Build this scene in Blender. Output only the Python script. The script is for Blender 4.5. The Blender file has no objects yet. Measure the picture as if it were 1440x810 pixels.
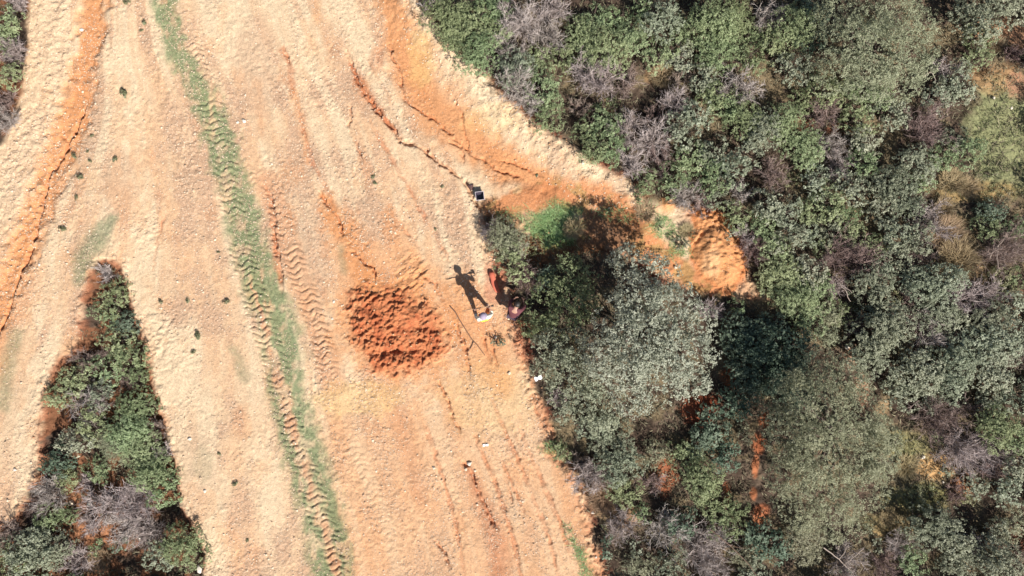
import bpy, math, random
import numpy as np
from mathutils import Vector

# ------------------------------------------------------------------ camera, light, exposure
sc = bpy.context.scene
C = sc.collection
CAMH = 24.0
S = 40.0                       # photo pixels per metre on the ground
cd = bpy.data.cameras.new('camera'); cam = bpy.data.objects.new('camera', cd); C.objects.link(cam)
cam.location = (0, 0, CAMH); cam.rotation_euler = (0, 0, 0)
cd.sensor_width = 36; cd.lens = 36 * CAMH / 36.0; cd.clip_end = 3000; cd.clip_start = 0.1
sc.camera = cam

SUN = Vector((0.52, -0.85, 0)).normalized()
ELEV = math.radians(41)
SUNV = Vector((SUN.x * math.cos(ELEV), SUN.y * math.cos(ELEV), math.sin(ELEV)))
w = bpy.data.worlds.new('World'); sc.world = w; w.use_nodes = True
nt = w.node_tree
sky = nt.nodes.new('ShaderNodeTexSky'); sky.sky_type = 'NISHITA'; sky.sun_disc = False
sky.sun_elevation = ELEV; sky.sun_rotation = math.atan2(SUN.x, SUN.y)
sky.altitude = 300; sky.dust_density = 1.5
bg = nt.nodes['Background']; bg.inputs[1].default_value = 0.057
nt.links.new(sky.outputs[0], bg.inputs[0])
sl = bpy.data.lights.new('sun', 'SUN'); sl.energy = 5.0; sl.angle = math.radians(0.55); sl.color = (1.0, 0.95, 0.88)
so = bpy.data.objects.new('sun', sl); C.objects.link(so)
so.rotation_euler = SUNV.to_track_quat('Z', 'Y').to_euler(); so.location = (10, -16, 30)
sc.view_settings.view_transform = 'Standard'; sc.view_settings.look = 'None'
sc.view_settings.gamma = 1.0; sc.view_settings.use_curve_mapping = False
sc.view_settings.exposure = 0.80
sc.render.engine = 'CYCLES'
sc.cycles.max_bounces = 5; sc.cycles.transparent_max_bounces = 4
sc.cycles.use_denoising = True

rng = np.random.default_rng(7)
random.seed(7)

# ------------------------------------------------------------------ helpers
def lin(c):
    c = np.asarray(c, float) / 255.0
    return np.where(c <= 0.04045, c / 12.92, ((c + 0.055) / 1.055) ** 2.4)
def alb(r, g, b, k=0.555):
    return lin((r, g, b)) * k
def W(px, py, z=0.0):
    f = (CAMH - z) / CAMH
    return np.array([(px - 720) / S * f, (405 - py) / S * f])
_T = [np.random.default_rng(100 + i).random((256, 256)) for i in range(8)]
def vn(x, y, seed=0):
    t = _T[seed % 8]; ox = (seed * 37) % 256; oy = (seed * 91) % 256
    xi = np.floor(x).astype(np.int64); yi = np.floor(y).astype(np.int64)
    fx = x - xi; fy = y - yi
    fx = fx * fx * (3 - 2 * fx); fy = fy * fy * (3 - 2 * fy)
    a0 = (xi + ox) & 255; b0 = (yi + oy) & 255; a1 = (a0 + 1) & 255; b1 = (b0 + 1) & 255
    return (t[a0, b0] * (1 - fx) + t[a1, b0] * fx) * (1 - fy) + (t[a0, b1] * (1 - fx) + t[a1, b1] * fx) * fy
def fbm(x, y, seed=0, o=4):
    s = 0; a = 0.5; n = 0
    for i in range(o):
        s = s + a * vn(x, y, seed + i); n += a; a *= 0.55; x = x * 2.03 + 5.1; y = y * 2.03 + 1.7
    return s / n
def ss(a, b, x):
    t = np.clip((x - a) / (b - a), 0, 1); return t * t * (3 - 2 * t)

def polydist(px, py, pts, maxd=None, closed=False):
    """distance, arc length, signed side offset (pixels); right of travel is positive"""
    pts = np.asarray(pts, float)
    if closed: pts = np.vstack([pts, pts[:1]])
    d = np.full(px.shape, 1e9); u = np.zeros(px.shape); sgn = np.ones(px.shape); tt = np.zeros(px.shape)
    acc = 0.0
    for i in range(len(pts) - 1):
        ax, ay = pts[i]; bx, by = pts[i + 1]
        L = math.hypot(bx - ax, by - ay) + 1e-9
        if maxd is not None:
            m = (px > min(ax, bx) - maxd) & (px < max(ax, bx) + maxd) & (py > min(ay, by) - maxd) & (py < max(ay, by) + maxd)
            idx = np.nonzero(m)[0]
            if len(idx) == 0: acc += L; continue
            x = px[idx]; y = py[idx]
        else:
            idx = slice(None); x = px; y = py
        t = np.clip(((x - ax) * (bx - ax) + (y - ay) * (by - ay)) / (L * L), 0, 1)
        ex = x - (ax + t * (bx - ax)); ey = y - (ay + t * (by - ay))
        dd = np.hypot(ex, ey)
        cr = ((bx - ax) * ey - (by - ay) * ex) / L
        b = dd < d[idx]
        dn = d[idx]; un = u[idx]; sn = sgn[idx]; tn = tt[idx]
        dn[b] = dd[b]; un[b] = (acc + t * L)[b]; sn[b] = np.where(cr[b] < 0, 1.0, -1.0)
        tn[b] = (i + t)[b]
        d[idx] = dn; u[idx] = un; sgn[idx] = sn; tt[idx] = tn
        acc += L
    return d, u, sgn, tt
def stroke(px, py, pts, width, soft=0.6, wob=3.0, seed=3):
    mw = np.max(width)
    wx = (vn(px / 9, py / 9, seed) - 0.5) * 2 * wob; wy = (vn(px / 9, py / 9, seed + 11) - 0.5) * 2 * wob
    d, u, s, t = polydist(px + wx, py + wy, pts, maxd=mw * 2 + wob + 4)
    wd = np.interp(t, np.arange(len(pts)), width) if np.ndim(width) else width
    return 1 - ss(wd * (1 - soft), wd * (1 + soft), d)
def inside(px, py, poly):
    c = np.zeros(px.shape, bool); n = len(poly)
    for i in range(n):
        x1, y1 = poly[i]; x2, y2 = poly[(i + 1) % n]
        if y1 == y2: continue
        m = ((y1 > py) != (y2 > py)) & (px < (x2 - x1) * (py - y1) / (y2 - y1) + x1)
        c ^= m
    return c
def sdf(px, py, poly, wob=4, seed=5, maxd=60):
    wx = (fbm(px / 12, py / 12, seed, 3) - 0.5) * 2 * wob; wy = (fbm(px / 12, py / 12, seed + 13, 3) - 0.5) * 2 * wob
    x = px + wx; y = py + wy
    d, *_ = polydist(x, y, poly, maxd=maxd, closed=True)
    d = np.minimum(d, maxd)
    return np.where(inside(x, y, poly), -d, d)
def blob(px, py, x, y, r, ry=None, seed=2, wob=0.35):
    ry = ry or r
    d = np.hypot((px - x) / r, (py - y) / ry) + (fbm(px / 14, py / 14, seed, 3) - 0.5) * 2 * wob
    return 1 - ss(0.6, 1.15, d)

# ------------------------------------------------------------------ layout of the site, in photo pixels = 2.5 cm steps on the ground
ISLAND = [(132,368),(150,362),(168,372),(180,400),(187,430),(200,470),(212,520),(227,570),(236,620),(250,660),(256,710),(272,740),(287,775),(290,900),(-120,900),(-120,760),(-20,742),(15,735),(35,700),(48,670),(55,640),(55,590),(60,540),(78,505),(105,490),(112,430),(120,395)]
CORNER = [(-150,-60),(44,-60),(40,20),(42,60),(34,100),(34,130),(18,165),(8,200),(-10,215),(-150,260)]
FOREST = [(583,-60),(584,0),(612,30),(640,62),(672,98),(700,130),(745,172),(790,205),(830,232),(872,250),(905,285),(940,290),(985,295),(1010,300),(1040,350),(1052,395),(1080,420),(1000,412),(960,405),(905,372),(850,345),(800,340),(740,330),(690,300),(680,300),(688,335),(700,375),(716,410),(722,440),(735,480),(748,530),(765,575),(778,605),(772,628),(800,655),(822,690),(830,730),(838,770),(852,815),(870,900),(1700,900),(1700,-60)]
E_BANK = [(560,-60),(584,0),(612,30),(640,62),(672,98),(700,130),(745,172),(790,205),(830,232),(872,250),(905,285)]
GREEN = [(225,-30),(235,20),(245,60),(262,95),(285,135),(305,180),(318,230),(335,280),(350,340),(367,400),(388,450),(402,500),(404,550),(417,610),(436,670),(455,730),(470,830)]
GREENW = [14,16,16,15,16,20,19,20,22,22,24,23,22,24,25,25,23]
TRACKS = [  # points, half width px, strength
 ([(280,120),(300,160),(310,200),(318,240),(325,290),(338,350),(352,400),(368,450),(385,500),(396,550),(410,600),(426,650),(442,700),(462,760),(480,830)], 19, .85),
 ([(378,255),(392,300),(408,350),(428,400),(444,450),(458,500),(470,540)], 17, .72),
 ([(248,-20),(262,40),(280,90),(292,130)], 14, .55),
 ([(470,590),(495,640),(525,700),(545,760),(560,830)], 18, .26),
 ([(330,180),(352,250),(372,300)], 12, .3),
]
RILLS = [  # points, half width px, depth m
 ([(118,150),(104,180),(92,205),(80,228),(66,243),(60,270),(52,300),(46,330),(40,350),(28,378),(20,400),(8,440),(-10,480)], 2.4, .13),
 ([(82,180),(90,198),(95,196)], 1.6, .06), ([(50,245),(62,262),(60,280)], 1.6, .05),
 ([(487,72),(500,108),(512,130),(526,150),(545,172),(556,185),(562,196),(590,207),(618,228),(640,244),(655,256),(664,275),(676,300)], 2.6, .14),
 ([(546,62),(553,85),(563,100),(566,128),(568,140),(590,155),(612,170),(630,185),(650,205),(680,225),(700,240),(735,250)], 1.8, .08),
 ([(632,200),(648,208),(652,225)], 1.7, .07), ([(700,225),(720,228),(745,240),(762,248)], 1.6, .06),
 ([(636,130),(650,165),(655,190),(660,215),(672,222)], 1.5, .06), ([(640,60),(648,66),(658,84)], 1.8, .07),
 ([(493,145),(494,165),(490,180),(500,200),(510,225)], 1.8, .07),
 ([(398,65),(404,80),(408,92)], 2.0, .07), ([(450,270),(460,290),(475,305),(480,318),(482,330)], 1.8, .10),
 ([(494,352),(504,360),(514,370),(525,378),(527,395)], 1.8, .11),
 ([(372,262),(380,278),(385,300),(384,330),(392,370),(396,410)], 2.6, .10),
 ([(617,538),(628,560),(638,590),(648,608)], 2.0, .09),
 ([(652,650),(664,665),(670,690),(680,705),(688,725),(700,745)], 2.8, .12),
 ([(610,760),(622,775),(634,800)], 2.4, .10), ([(710,675),(716,690),(722,708)], 2.0, .06),
 ([(640,455),(650,480),(656,500),(662,530)], 2.4, .08), ([(676,470),(684,490),(690,510)], 2.4, .07),
 ([(688,480),(696,505),(700,515)], 2.4, .08), ([(560,310),(575,330),(590,350)], 2.2, .05),
 ([(748,560),(752,575),(760,590)], 2.4, .07), ([(700,640),(720,680),(738,720)], 2.0, .04),
 ([(590,385),(612,400),(625,430)], 2.0, .04), ([(662,600),(684,650),(704,700),(722,760),(735,830)], 3.2, .05), ([(690,560),(716,620),(742,680),(770,750),(790,830)], 3.2, .05), ([(600,600),(618,660),(640,730),(655,830)], 3.0, .04), ([(730,600),(755,660),(785,730),(805,790)], 3.0, .05), ([(520,170),(560,240),(600,310),(640,380)], 3.0, .03), ([(420,160),(440,230),(470,290)], 3.0, .03), ([(232,300),(222,330),(214,380)], 2.0, .02),
]
PILE = [(497,410),(520,402),(545,404),(575,412),(605,430),(622,455),(632,480),(618,505),(590,520),(560,530),(530,526),(512,512),(497,480),(492,450)]

def lanes(px, py):
    """across-track coordinate: the wheel lanes fan out between the left gully, the green stripe and the right edge"""
    xc = np.interp(py, [p[1] for p in GREEN], [p[0] for p in GREEN])
    xl = np.interp(py, [-40, 0, 180, 290, 400, 540, 810], [140, 130, 98, 55, 12, -60, -150])
    xr = np.interp(py, [-40, 0, 130, 250, 400, 600, 810], [560, 585, 660, 700, 725, 785, 855])
    return np.where(px < xc, -(xc - px) / (xc - xl) * 210, (px - xc) / (xr - xc) * 340)
def tophix(x, y): return x * S + 720, 405 - y * S

def ground(px, py, want_col=False):
    """height (m) of the terrain at photo-pixel ground coordinates, and its colour"""
    n = px.shape
    s = lanes(px, py)
    f_forest = sdf(px, py, FOREST, 5, 3, 70); mf = 1 - ss(-6, 5, f_forest)
    f_isl = sdf(px, py, ISLAND, 5, 9, 60)
    f_cor = sdf(px, py, CORNER, 4, 15, 40); mc = 1 - ss(-5, 4, f_cor)
    f_pile = sdf(px, py, PILE, 16, 21, 40); mp = 1 - ss(-16, 9, f_pile + (fbm(px / 5, py / 5, 84, 3) - .5) * 22)
    h = (fbm(px / 160, py / 160, 1, 3) - .5) * .16
    # worn lanes along the track
    lane = vn(s / 26, py / 260, 4) - .5
    open_ = (1 - mf) * (1 - mc)
    h += lane * .05 * open_
    h += (fbm(px / 7, py / 7, 6, 3) - .5) * .026 * open_
    clumpy = ss(.52, .66, fbm(s / 26, py / 80, 81, 3)) * open_
    h += clumpy * (fbm(px / 4, py / 4, 82, 3) - .5) * .055
    h += (fbm(px / 2.6, py / 2.6, 8, 2) - .5) * .030 * (.5 + .9 * ss(.42, .62, fbm(px / 30, py / 45, 47, 4)))
    # forest floor, uneven and a little higher
    h += mf * ((fbm(px / 45, py / 45, 7, 3) - .5) * .35 + (fbm(px / 9, py / 9, 2, 3) - .5) * .12)
    # cut bank at the right
    d, u, sg, t = polydist(px, py, E_BANK, maxd=90)
    d = np.minimum(d, 90); side = d * sg                       # right of travel (north east) positive?
    bank = np.where(side > 0, 1 - ss(0, 40, d) * .75, 1 - ss(4, 72, d))
    endf = 1 - ss(1050, 1150, px)
    bank = np.where(d < 89, bank, np.where(side > 0, .25, 0)) * endf
    crumb = 1 - ss(5, 62, d)
    h += .42 * np.where(d < 89, bank, 0)
    rough = crumb * (side < 8)
    h += rough * ((fbm(px / 8, py / 8, 12, 3) - .5) * .17)
    # orange gullies
    gl = stroke(px, py, [(150,-40),(135,0),(125,60),(112,120),(98,180),(76,230),(55,290),(35,340),(12,400),(-20,460)], [15,16,16,17,20,20,18,17,16,15], .8, 9)
    gr = stroke(px, py, [(540,-30),(560,40),(585,110),(615,155),(655,195),(705,228),(770,255)], [14,24,30,32,30,26,18], .7, 8)
    h -= gl * .13 + gr * .08
    lb = (px < 100) * (1 - mc) * ss(60, 0, px - np.interp(py, [0,180,300,420,480], [120,95,55,10,-30])) * ss(460, 380, py)
    h += lb * ((fbm(px / 7, py / 6, 14, 4) - .5) * .10)
    # thicket hollow at the left
    hol = 1 - ss(-22, 1, f_isl)
    h -= hol * .42
    mi = 1 - ss(-4, 2, f_isl)
    h += mi * (fbm(px / 12, py / 12, 16, 3) - .5) * .2
    edge_i = np.exp(-(f_isl / 9.0) ** 2)
    h += edge_i * ((fbm(px / 6, py / 6, 18, 2) - .5) * .14)
    # crumbling lower road edge and its lumps
    edge_f = np.exp(-((f_forest - 2) / 13.0) ** 2) * (py > 290)
    h += edge_f * ((fbm(px / 7, py / 7, 19, 3) - .5) * .24)
    # clay pile: clods in diagonal rows
    a = (px * .80 - py * .60); b = (px * .60 + py * .80)
    clod = .5 + (fbm(a / 5.4, b / 4.0, 20, 4) - .5) * (.35 + 1.3 * fbm(px / 13, py / 13, 29, 2))
    h += mp * (.08 + .13 * np.exp(-(((px - 560) / 40) ** 2 + ((py - 445) / 26) ** 2)) + (clod - .5) * .30)
    pit = np.exp(-(((px - 552) / 34) ** 2 + ((py - 494 - (px - 552) * -.05) / 6.0) ** 2)) + .8 * np.exp(-(((px - 590) / 16) ** 2 + ((py - 462) / 6) ** 2))
    h -= mp * pit * .15
    sc2 = blob(px, py, 578, 385, 26, 30, 5)
    h += sc2 * (fbm(a / 9, b / 3.4, 23, 3) - .5) * .17
    sc3 = blob(px, py, 222, 462, 30, 34, 5) + blob(px, py, 205, 335, 22, 30, 6) * .7 + blob(px, py, 235, 505, 25, 20, 6) * .7
    h += sc3 * (fbm(px / 6, py / 4, 24, 3) - .5) * .10
    # spoil heaps
    hx = (px - 1008) * .93 + (py - 352) * -.36; hy = (px - 1008) * .36 + (py - 352) * .93
    hd = np.hypot(hx / 40, hy / 66) + (fbm(px / 16, py / 16, 25, 3) - .5) * .3
    heap = 1 - ss(.15, 1.0, hd); mheap = 1 - ss(.85, 1.02, hd)
    h += heap * .42 + mheap * (fbm(px / 5, py / 5, 26, 4) - .5) * .17
    hd2 = np.hypot((px - 937) / 14, (py - 287) / 17); heap2 = 1 - ss(.2, 1.1, hd2)
    h += heap2 * (.25 + (fbm(px / 5, py / 5, 28, 2) - .5) * .18)
    # rills
    rill = np.zeros(n)
    for i, (pts, wd, dep) in enumerate(RILLS):
        wx = (fbm(px / 7, py / 7, 31, 2) - .5) * 6; wy = (fbm(px / 7, py / 7, 33, 2) - .5) * 6
        wd = wd * 1.2; d2, u2, s2, t2 = polydist(px + wx + (vn(px / 2.5, py / 2.5, 86) - .5) * 2.2, py + wy, pts, maxd=wd * 2 + 5)
        taper = np.clip(np.minimum(t2, len(pts) - 1 - t2) * 1.5 + .35, 0, 1)
        brk = .35 + .9 * vn(u2 / 9 + i * 3.3, u2 * 0 + i, 35)
        r = (1 - ss(.3, 1.25, d2 / wd)) * taper * np.clip(brk, 0, 1.1)
        rill = np.maximum(rill, r); h -= r * dep * 1.25
    # tyre treads
    tread = np.zeros(n)
    for k, (pts, hw, st) in enumerate(TRACKS):
        d2, u2, s2, t2 = polydist(px, py, pts, maxd=hw * 1.5)
        v = d2 * s2 / hw
        m = d2 < hw * 1.15
        u2 = np.where(m, u2, 0); v = np.where(m, v, 2)
        g = np.interp(v, [-1.1, -.35, .3, 1.1], [10, 0, 4, -7])
        ph = (u2 + g + (fbm(px / 10, py / 10, 37, 3) - .5) * 9) / 9.6
        fr = ph - np.floor(ph)
        lug = ss(.0, .18, fr) * (1 - ss(.55, .95, fr))
        ends = np.clip(np.minimum(t2, len(pts) - 1 - t2) * 1.2, 0, 1) if k not in (0, 2) else np.clip(t2 * 1.5, 0, 1)
        patch = ss(.24, .52, fbm(px / 16, py / 22, 40 + k, 3)) * (.45 + .8 * vn(px / 5, py / 5, 38))
        edge = 1 - ss(.82, 1.08, np.abs(v))
        a_ = m * edge * patch * ends * st
        h += a_ * (lug - .5) * .066 - m * edge * .012 * st
        tread = np.maximum(tread, a_)
    if not want_col: return h
    # ------------------------------------------------ colour
    def mix(c, col, m):
        m = np.clip(m, 0, 1)[:, None]; return c * (1 - m) + np.asarray(col)[None, :] * m
    PEACH = alb(246, 211, 172); CREAM = alb(252, 227, 190); TAN = alb(219, 180, 148); WARM = alb(242, 186, 140)
    ORANGE = alb(236, 162, 106); RED = alb(204, 120, 78); DRED = alb(168, 88, 58); GRN = alb(140, 160, 116); YEL = alb(250, 208, 138)
    col = np.tile(PEACH, (len(px), 1))
    streak = fbm(s / 20, py / 190, 44, 4)
    spots = fbm(px / 30, py / 45, 47, 4)
    lowr = ss(420, 640, py) * ss(380, 500, px)
    col = mix(col, WARM, lowr * .70)
    col = mix(col, WARM, ss(.50, .68, streak) * .42)
    col = mix(col, TAN, ss(.46, .66, spots * .6 + streak * .4) * .85 * (1 - .55 * lowr))
    col = mix(col, CREAM, ss(.52, .38, streak) * .6 * (1 - lowr * .6))
    col = mix(col, TAN, blob(px, py, 360, 100, 38, 80) * .55 + blob(px, py, 240, 165, 16, 40) * .5 + blob(px, py, 165, 260, 28, 60, 8) * .5 + blob(px, py, 265, 680, 45, 80, 8) * .35 + blob(px, py, 440, 345, 26, 60, 4) * .55)
    col = mix(col, CREAM, stroke(px, py, E_BANK, 62, .3) * (side <= 4) * .28)
    col = mix(col, alb(248, 216, 178), lb * .7)
    col = mix(col, ORANGE, np.clip(gl * 1.2, 0, 1) * .85)
    col = mix(col, WARM, blob(px, py, 25, 400, 50, 60) * .5)
    col = mix(col, ORANGE, stroke(px, py, [(30,330),(10,400),(0,450),(-10,520)], [20,20,22,20], .9) * .6)
    col = mix(col, ORANGE, gr * .85)
    col = mix(col, YEL, blob(px, py, 592, 85, 20, 40, 9) * .5 + blob(px, py, 690, 170, 45, 24, 9) * .25)
    col = mix(col, RED, stroke(px, py, [(493,92),(505,118),(528,150),(552,182)], [3,6,6,3], .7) * .75)
    col = mix(col, RED, blob(px, py, 530, 85, 12, 22) * .4)
    col = mix(col, ORANGE, stroke(px, py, [(452,272),(470,306),(492,350),(520,405)], [7,19,28,34], .9, 8) * .9)
    col = mix(col, ORANGE, stroke(px, py, [(545,300),(565,350),(590,390)], [10,22,26], .9, 8) * .6)
    col = mix(col, RED, stroke(px, py, [(376,290),(386,330),(388,370),(393,395)], [2,4,5,3], .8) * .6 + stroke(px, py, [(398,70),(408,100),(412,130)], [4,4,2], .8) * .5)
    col = mix(col, ORANGE, stroke(px, py, [(412,130),(425,180),(432,230)], [5,6,3], .9) * .5)
    col = mix(col, ORANGE, stroke(px, py, [(650,400),(665,450),(690,500),(705,540)], [18,42,42,20], .8) * .7)
    col = mix(col, alb(226, 170, 130), stroke(px, py, TRACKS[1][0], 17, .4) * .7)
    col = mix(col, ORANGE, ss(.54, .72, fbm(px / 34 + 9, py / 60, 77, 4)) * .26)
    col = mix(col, RED, stroke(px, py, [(655,655),(675,700),(700,760),(705,830)], [5,10,14,14], .9) * .5)
    col = mix(col, RED, stroke(px, py, [(560,575),(575,640),(590,700)], [10,12,10], .9) * .22)
    col = mix(col, ORANGE, blob(px, py, 560, 465, 100, 88, 9) * .55)
    col = mix(col, YEL, blob(px, py, 500, 560, 70, 30, 9) * .4 + blob(px, py, 690, 560, 70, 60, 9) * .25)
    # film of green
    wg = np.array(GREENW) * 1.12
    mgr = stroke(px, py, GREEN, wg, .45, 8)
    gn = ss(.25, .5, fbm(px / 9, py / 16, 50, 3))
    bare = stroke(px, py, TRACKS[0][0][6:], [1,4,6,7,7,7,8,8,5], .6, 5)
    mgr = mgr * (.35 + .65 * gn) * (1 - .8 * bare)
    col = mix(col, GRN, mgr * .82)
    col = mix(col, alb(212, 152, 114), stroke(px, py, TRACKS[0][0][6:], [1,3,5,7,7,7,6,5,3], .8, 6) * .7 * ss(.25, .6, fbm(px / 9, py / 22, 83, 3)))
    mg2 = stroke(px, py, [(160,308),(138,335),(118,362),(112,392)], [6,15,14,10], .8) * .7 + stroke(px, py, [(22,470),(8,520),(4,570)], [10,11,9], .8) * .5 \
        + stroke(px, py, [(330,490),(345,530)], [7,8], .8) * .4 + stroke(px, py, [(478,350),(484,380)], [5,6], .8) * .4 + blob(px, py, 285, 655, 16, 30) * .25
    col = mix(col, alb(150, 158, 125), mg2)
    col = mix(col, alb(214, 128, 84), np.clip(rill * 1.0, 0, 1) * .5)
    # clay pile
    col = mix(col, ORANGE, blob(px, py, 566, 455, 84, 74, 13, .5) * .55)
    col = mix(col, alb(216, 136, 92), mp * .95)
    col = mix(col, alb(190, 102, 66), mp * ss(.42, .6, fbm(px / 14, py / 14, 52, 3)) * .6)
    col = mix(col, ORANGE, sc2 * .25)
    # forest floor
    LIT = alb(122, 104, 88); DUFF = alb(94, 78, 66); DRY = alb(150, 134, 98)
    fl = np.tile(LIT, (len(px), 1)); q = fbm(px / 25, py / 25, 55, 4)
    fl = mix(fl, DUFF, ss(.45, .6, q)); fl = mix(fl, DRY, ss(.5, .38, q) * .5)
    for (x, y, rx, ry, c, m) in [
        (1075,592,9,12,RED,.9),(1068,622,12,16,RED,.8),(1063,655,6,18,alb(204,128,86),.9),(1060,695,6,10,alb(204,128,86),.8),(1070,725,14,18,RED,.7),(1022,690,7,14,RED,.7),
        (985,575,30,30,DRED,.8),(935,668,22,30,RED,.6),(880,725,20,16,alb(206,160,120),.6),(853,705,20,22,alb(214,176,132),.7),(905,340,0,0,RED,0),
        (1028,530,16,18,RED,.7),(1196,500,12,24,alb(226,182,150),.9),(1212,545,10,34,alb(206,160,128),.8),(1240,575,16,14,alb(190,160,120),.7),
        (1318,655,34,20,alb(226,180,124),.9),(1355,680,20,18,alb(206,140,100),.7),(1225,735,18,14,DRY,.9),(1245,745,16,12,alb(200,160,110),.7),
        (1400,40,50,18,alb(222,166,128),.85),(1430,55,14,24,alb(222,170,135),.8),(1410,190,52,90,alb(166,168,122),.95),(1405,110,40,24,alb(206,162,116),.7),(1430,120,20,22,alb(214,160,130),.7),(1370,270,60,16,alb(190,160,110),.8),
        (1345,350,26,50,alb(190,160,112),.8),(1370,385,20,20,alb(196,160,120),.7),(1268,625,42,24,alb(176,168,118),.9),(1290,700,50,24,alb(176,166,110),.9),(1260,735,34,26,alb(186,166,118),.8),
        (985,105,12,16,RED,.0),(915,105,10,14,alb(180,140,100),.5),(990,285,20,14,DUFF,.8),(1125,175,30,12,RED,.25),(1435,450,10,40,alb(150,100,74),.6),(1430,755,16,22,alb(150,92,72),.7),(1100,395,0,0,RED,0),
        (1000,795,40,20,alb(150,120,100),.6),(800,560,10,24,RED,.5),(1180,180,20,10,RED,.3),(860,175,16,22,alb(110,70,54),.6),(1130,445,0,0,RED,0),(700,320,0,0,RED,0)]:
        if m > 0 and rx > 0: fl = mix(fl, c, blob(px, py, x, y, rx, ry, 4, .4) * m)
    col = mix(col, np.zeros(3), mf) + fl * np.clip(mf, 0, 1)[:, None] * 1.0
    # thickets at the left
    fi = mix(np.tile(alb(150, 104, 76), (len(px), 1)), DUFF, ss(.45, .6, q))
    fi = mix(fi, alb(190, 134, 98), .6 * blob(px, py, 90, 705, 22, 14) + blob(px, py, 120, 762, 40, 22) + blob(px, py, 60, 720, 30, 10) * .6)
    mi2 = np.clip(np.maximum(1 - ss(-8, 1, f_isl), mc), 0, 1)
    col = mix(col, np.zeros(3), mi2) + fi * mi2[:, None]
    # red clay on the steep broken edges
    em = np.exp(-((f_isl + 3) / 5.0) ** 2) * ss(.3, .5, fbm(px / 12, py / 12, 58, 2))
    col = mix(col, alb(170, 96, 64), em * .6)
    em2 = np.exp(-((f_forest + 4) / 6.0) ** 2) * (px < 1060) * ss(.4, .6, fbm(px / 16, py / 16, 59, 2))
    col = mix(col, DRED, em2 * .45)
    em3 = edge_f * ss(.4, .6, fbm(px / 10, py / 10, 60, 2)) * (1 - mf)
    col = mix(col, RED, em3 * .5)
    # gully floor and heaps
    gul = stroke(px, py, [(690,292),(740,282),(790,272),(850,280),(885,310),(915,348),(950,375),(985,400),(1005,410)], [14,20,20,20,18,20,18,16,8], .5, 6)
    col = mix(col, alb(226, 150, 98), gul * .9)
    gg = ss(.48, .62, fbm(px / 14, py / 14, 62, 3))
    col = mix(col, alb(150, 160, 96), gul * gg * .35)
    sh = np.clip(blob(px, py, 845, 325, 60, 36, 3) * 1.1 + blob(px, py, 760, 350, 60, 26, 3), 0, 1)  # brown gully soil, with the trees' shade painted into its colour
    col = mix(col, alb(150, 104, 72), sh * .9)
    col = mix(col, alb(130, 158, 96), blob(px, py, 782, 318, 42, 36, 3) * .85)
    col = mix(col, alb(176, 128, 84), blob(px, py, 715, 310, 34, 16, 3) * .6)
    col = mix(col, alb(206, 104, 74), blob(px, py, 696, 395, 16, 34, 3) * .45 + blob(px, py, 735, 480, 18, 30, 3) * .3)
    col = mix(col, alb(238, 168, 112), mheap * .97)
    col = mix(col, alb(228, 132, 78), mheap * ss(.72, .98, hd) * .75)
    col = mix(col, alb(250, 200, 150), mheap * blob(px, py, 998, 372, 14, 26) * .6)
    col = mix(col, alb(246, 178, 120), heap2 * .95)
    # small scale tone
    v = fbm(px / 3.2, py / 3.2, 64, 2); col = col * (.90 + .2 * v)[:, None]
    peb = (1 - mf) * (1 - mi2) * (1 - np.clip(gl + gr * .7, 0, 1) * .8) * (.35 + .65 * ss(.42, .62, spots)) * (1 - mp)
    return h, np.clip(col, 0.004, .72), np.clip(peb, 0, 1), np.clip(mgr, 0, 1)

def gh(x, y):
    x = np.atleast_1d(np.asarray(x, float)); y = np.atleast_1d(np.asarray(y, float))
    px, py = tophix(x, y); return ground(px, py)

# ------------------------------------------------------------------ materials
def newmat(name):
    m = bpy.data.materials.new(name); m.use_nodes = True
    return m, m.node_tree, m.node_tree.nodes['Principled BSDF']
def plain(name, col, rough=.7, metal=0., bump=0., scale=40., var=.15):
    m, t, p = newmat(name)
    tc = t.nodes.new('ShaderNodeTexCoord'); nz = t.nodes.new('ShaderNodeTexNoise')
    nz.inputs['Scale'].default_value = scale; nz.inputs['Detail'].default_value = 4
    t.links.new(tc.outputs['Object'], nz.inputs['Vector'])
    mx = t.nodes.new('ShaderNodeMix'); mx.data_type = 'RGBA'
    mx.inputs[6].default_value = (*[c * (1 - var) for c in col], 1); mx.inputs[7].default_value = (*[min(1, c * (1 + var)) for c in col], 1)
    t.links.new(nz.outputs['Fac'], mx.inputs[0]); t.links.new(mx.outputs[2], p.inputs['Base Color'])
    p.inputs['Roughness'].default_value = rough; p.inputs['Metallic'].default_value = metal
    if bump:
        b = t.nodes.new('ShaderNodeBump'); b.inputs['Strength'].default_value = bump; b.inputs['Distance'].default_value = .01
        t.links.new(nz.outputs['Fac'], b.inputs['Height']); t.links.new(b.outputs[0], p.inputs['Normal'])
    return m
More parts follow.
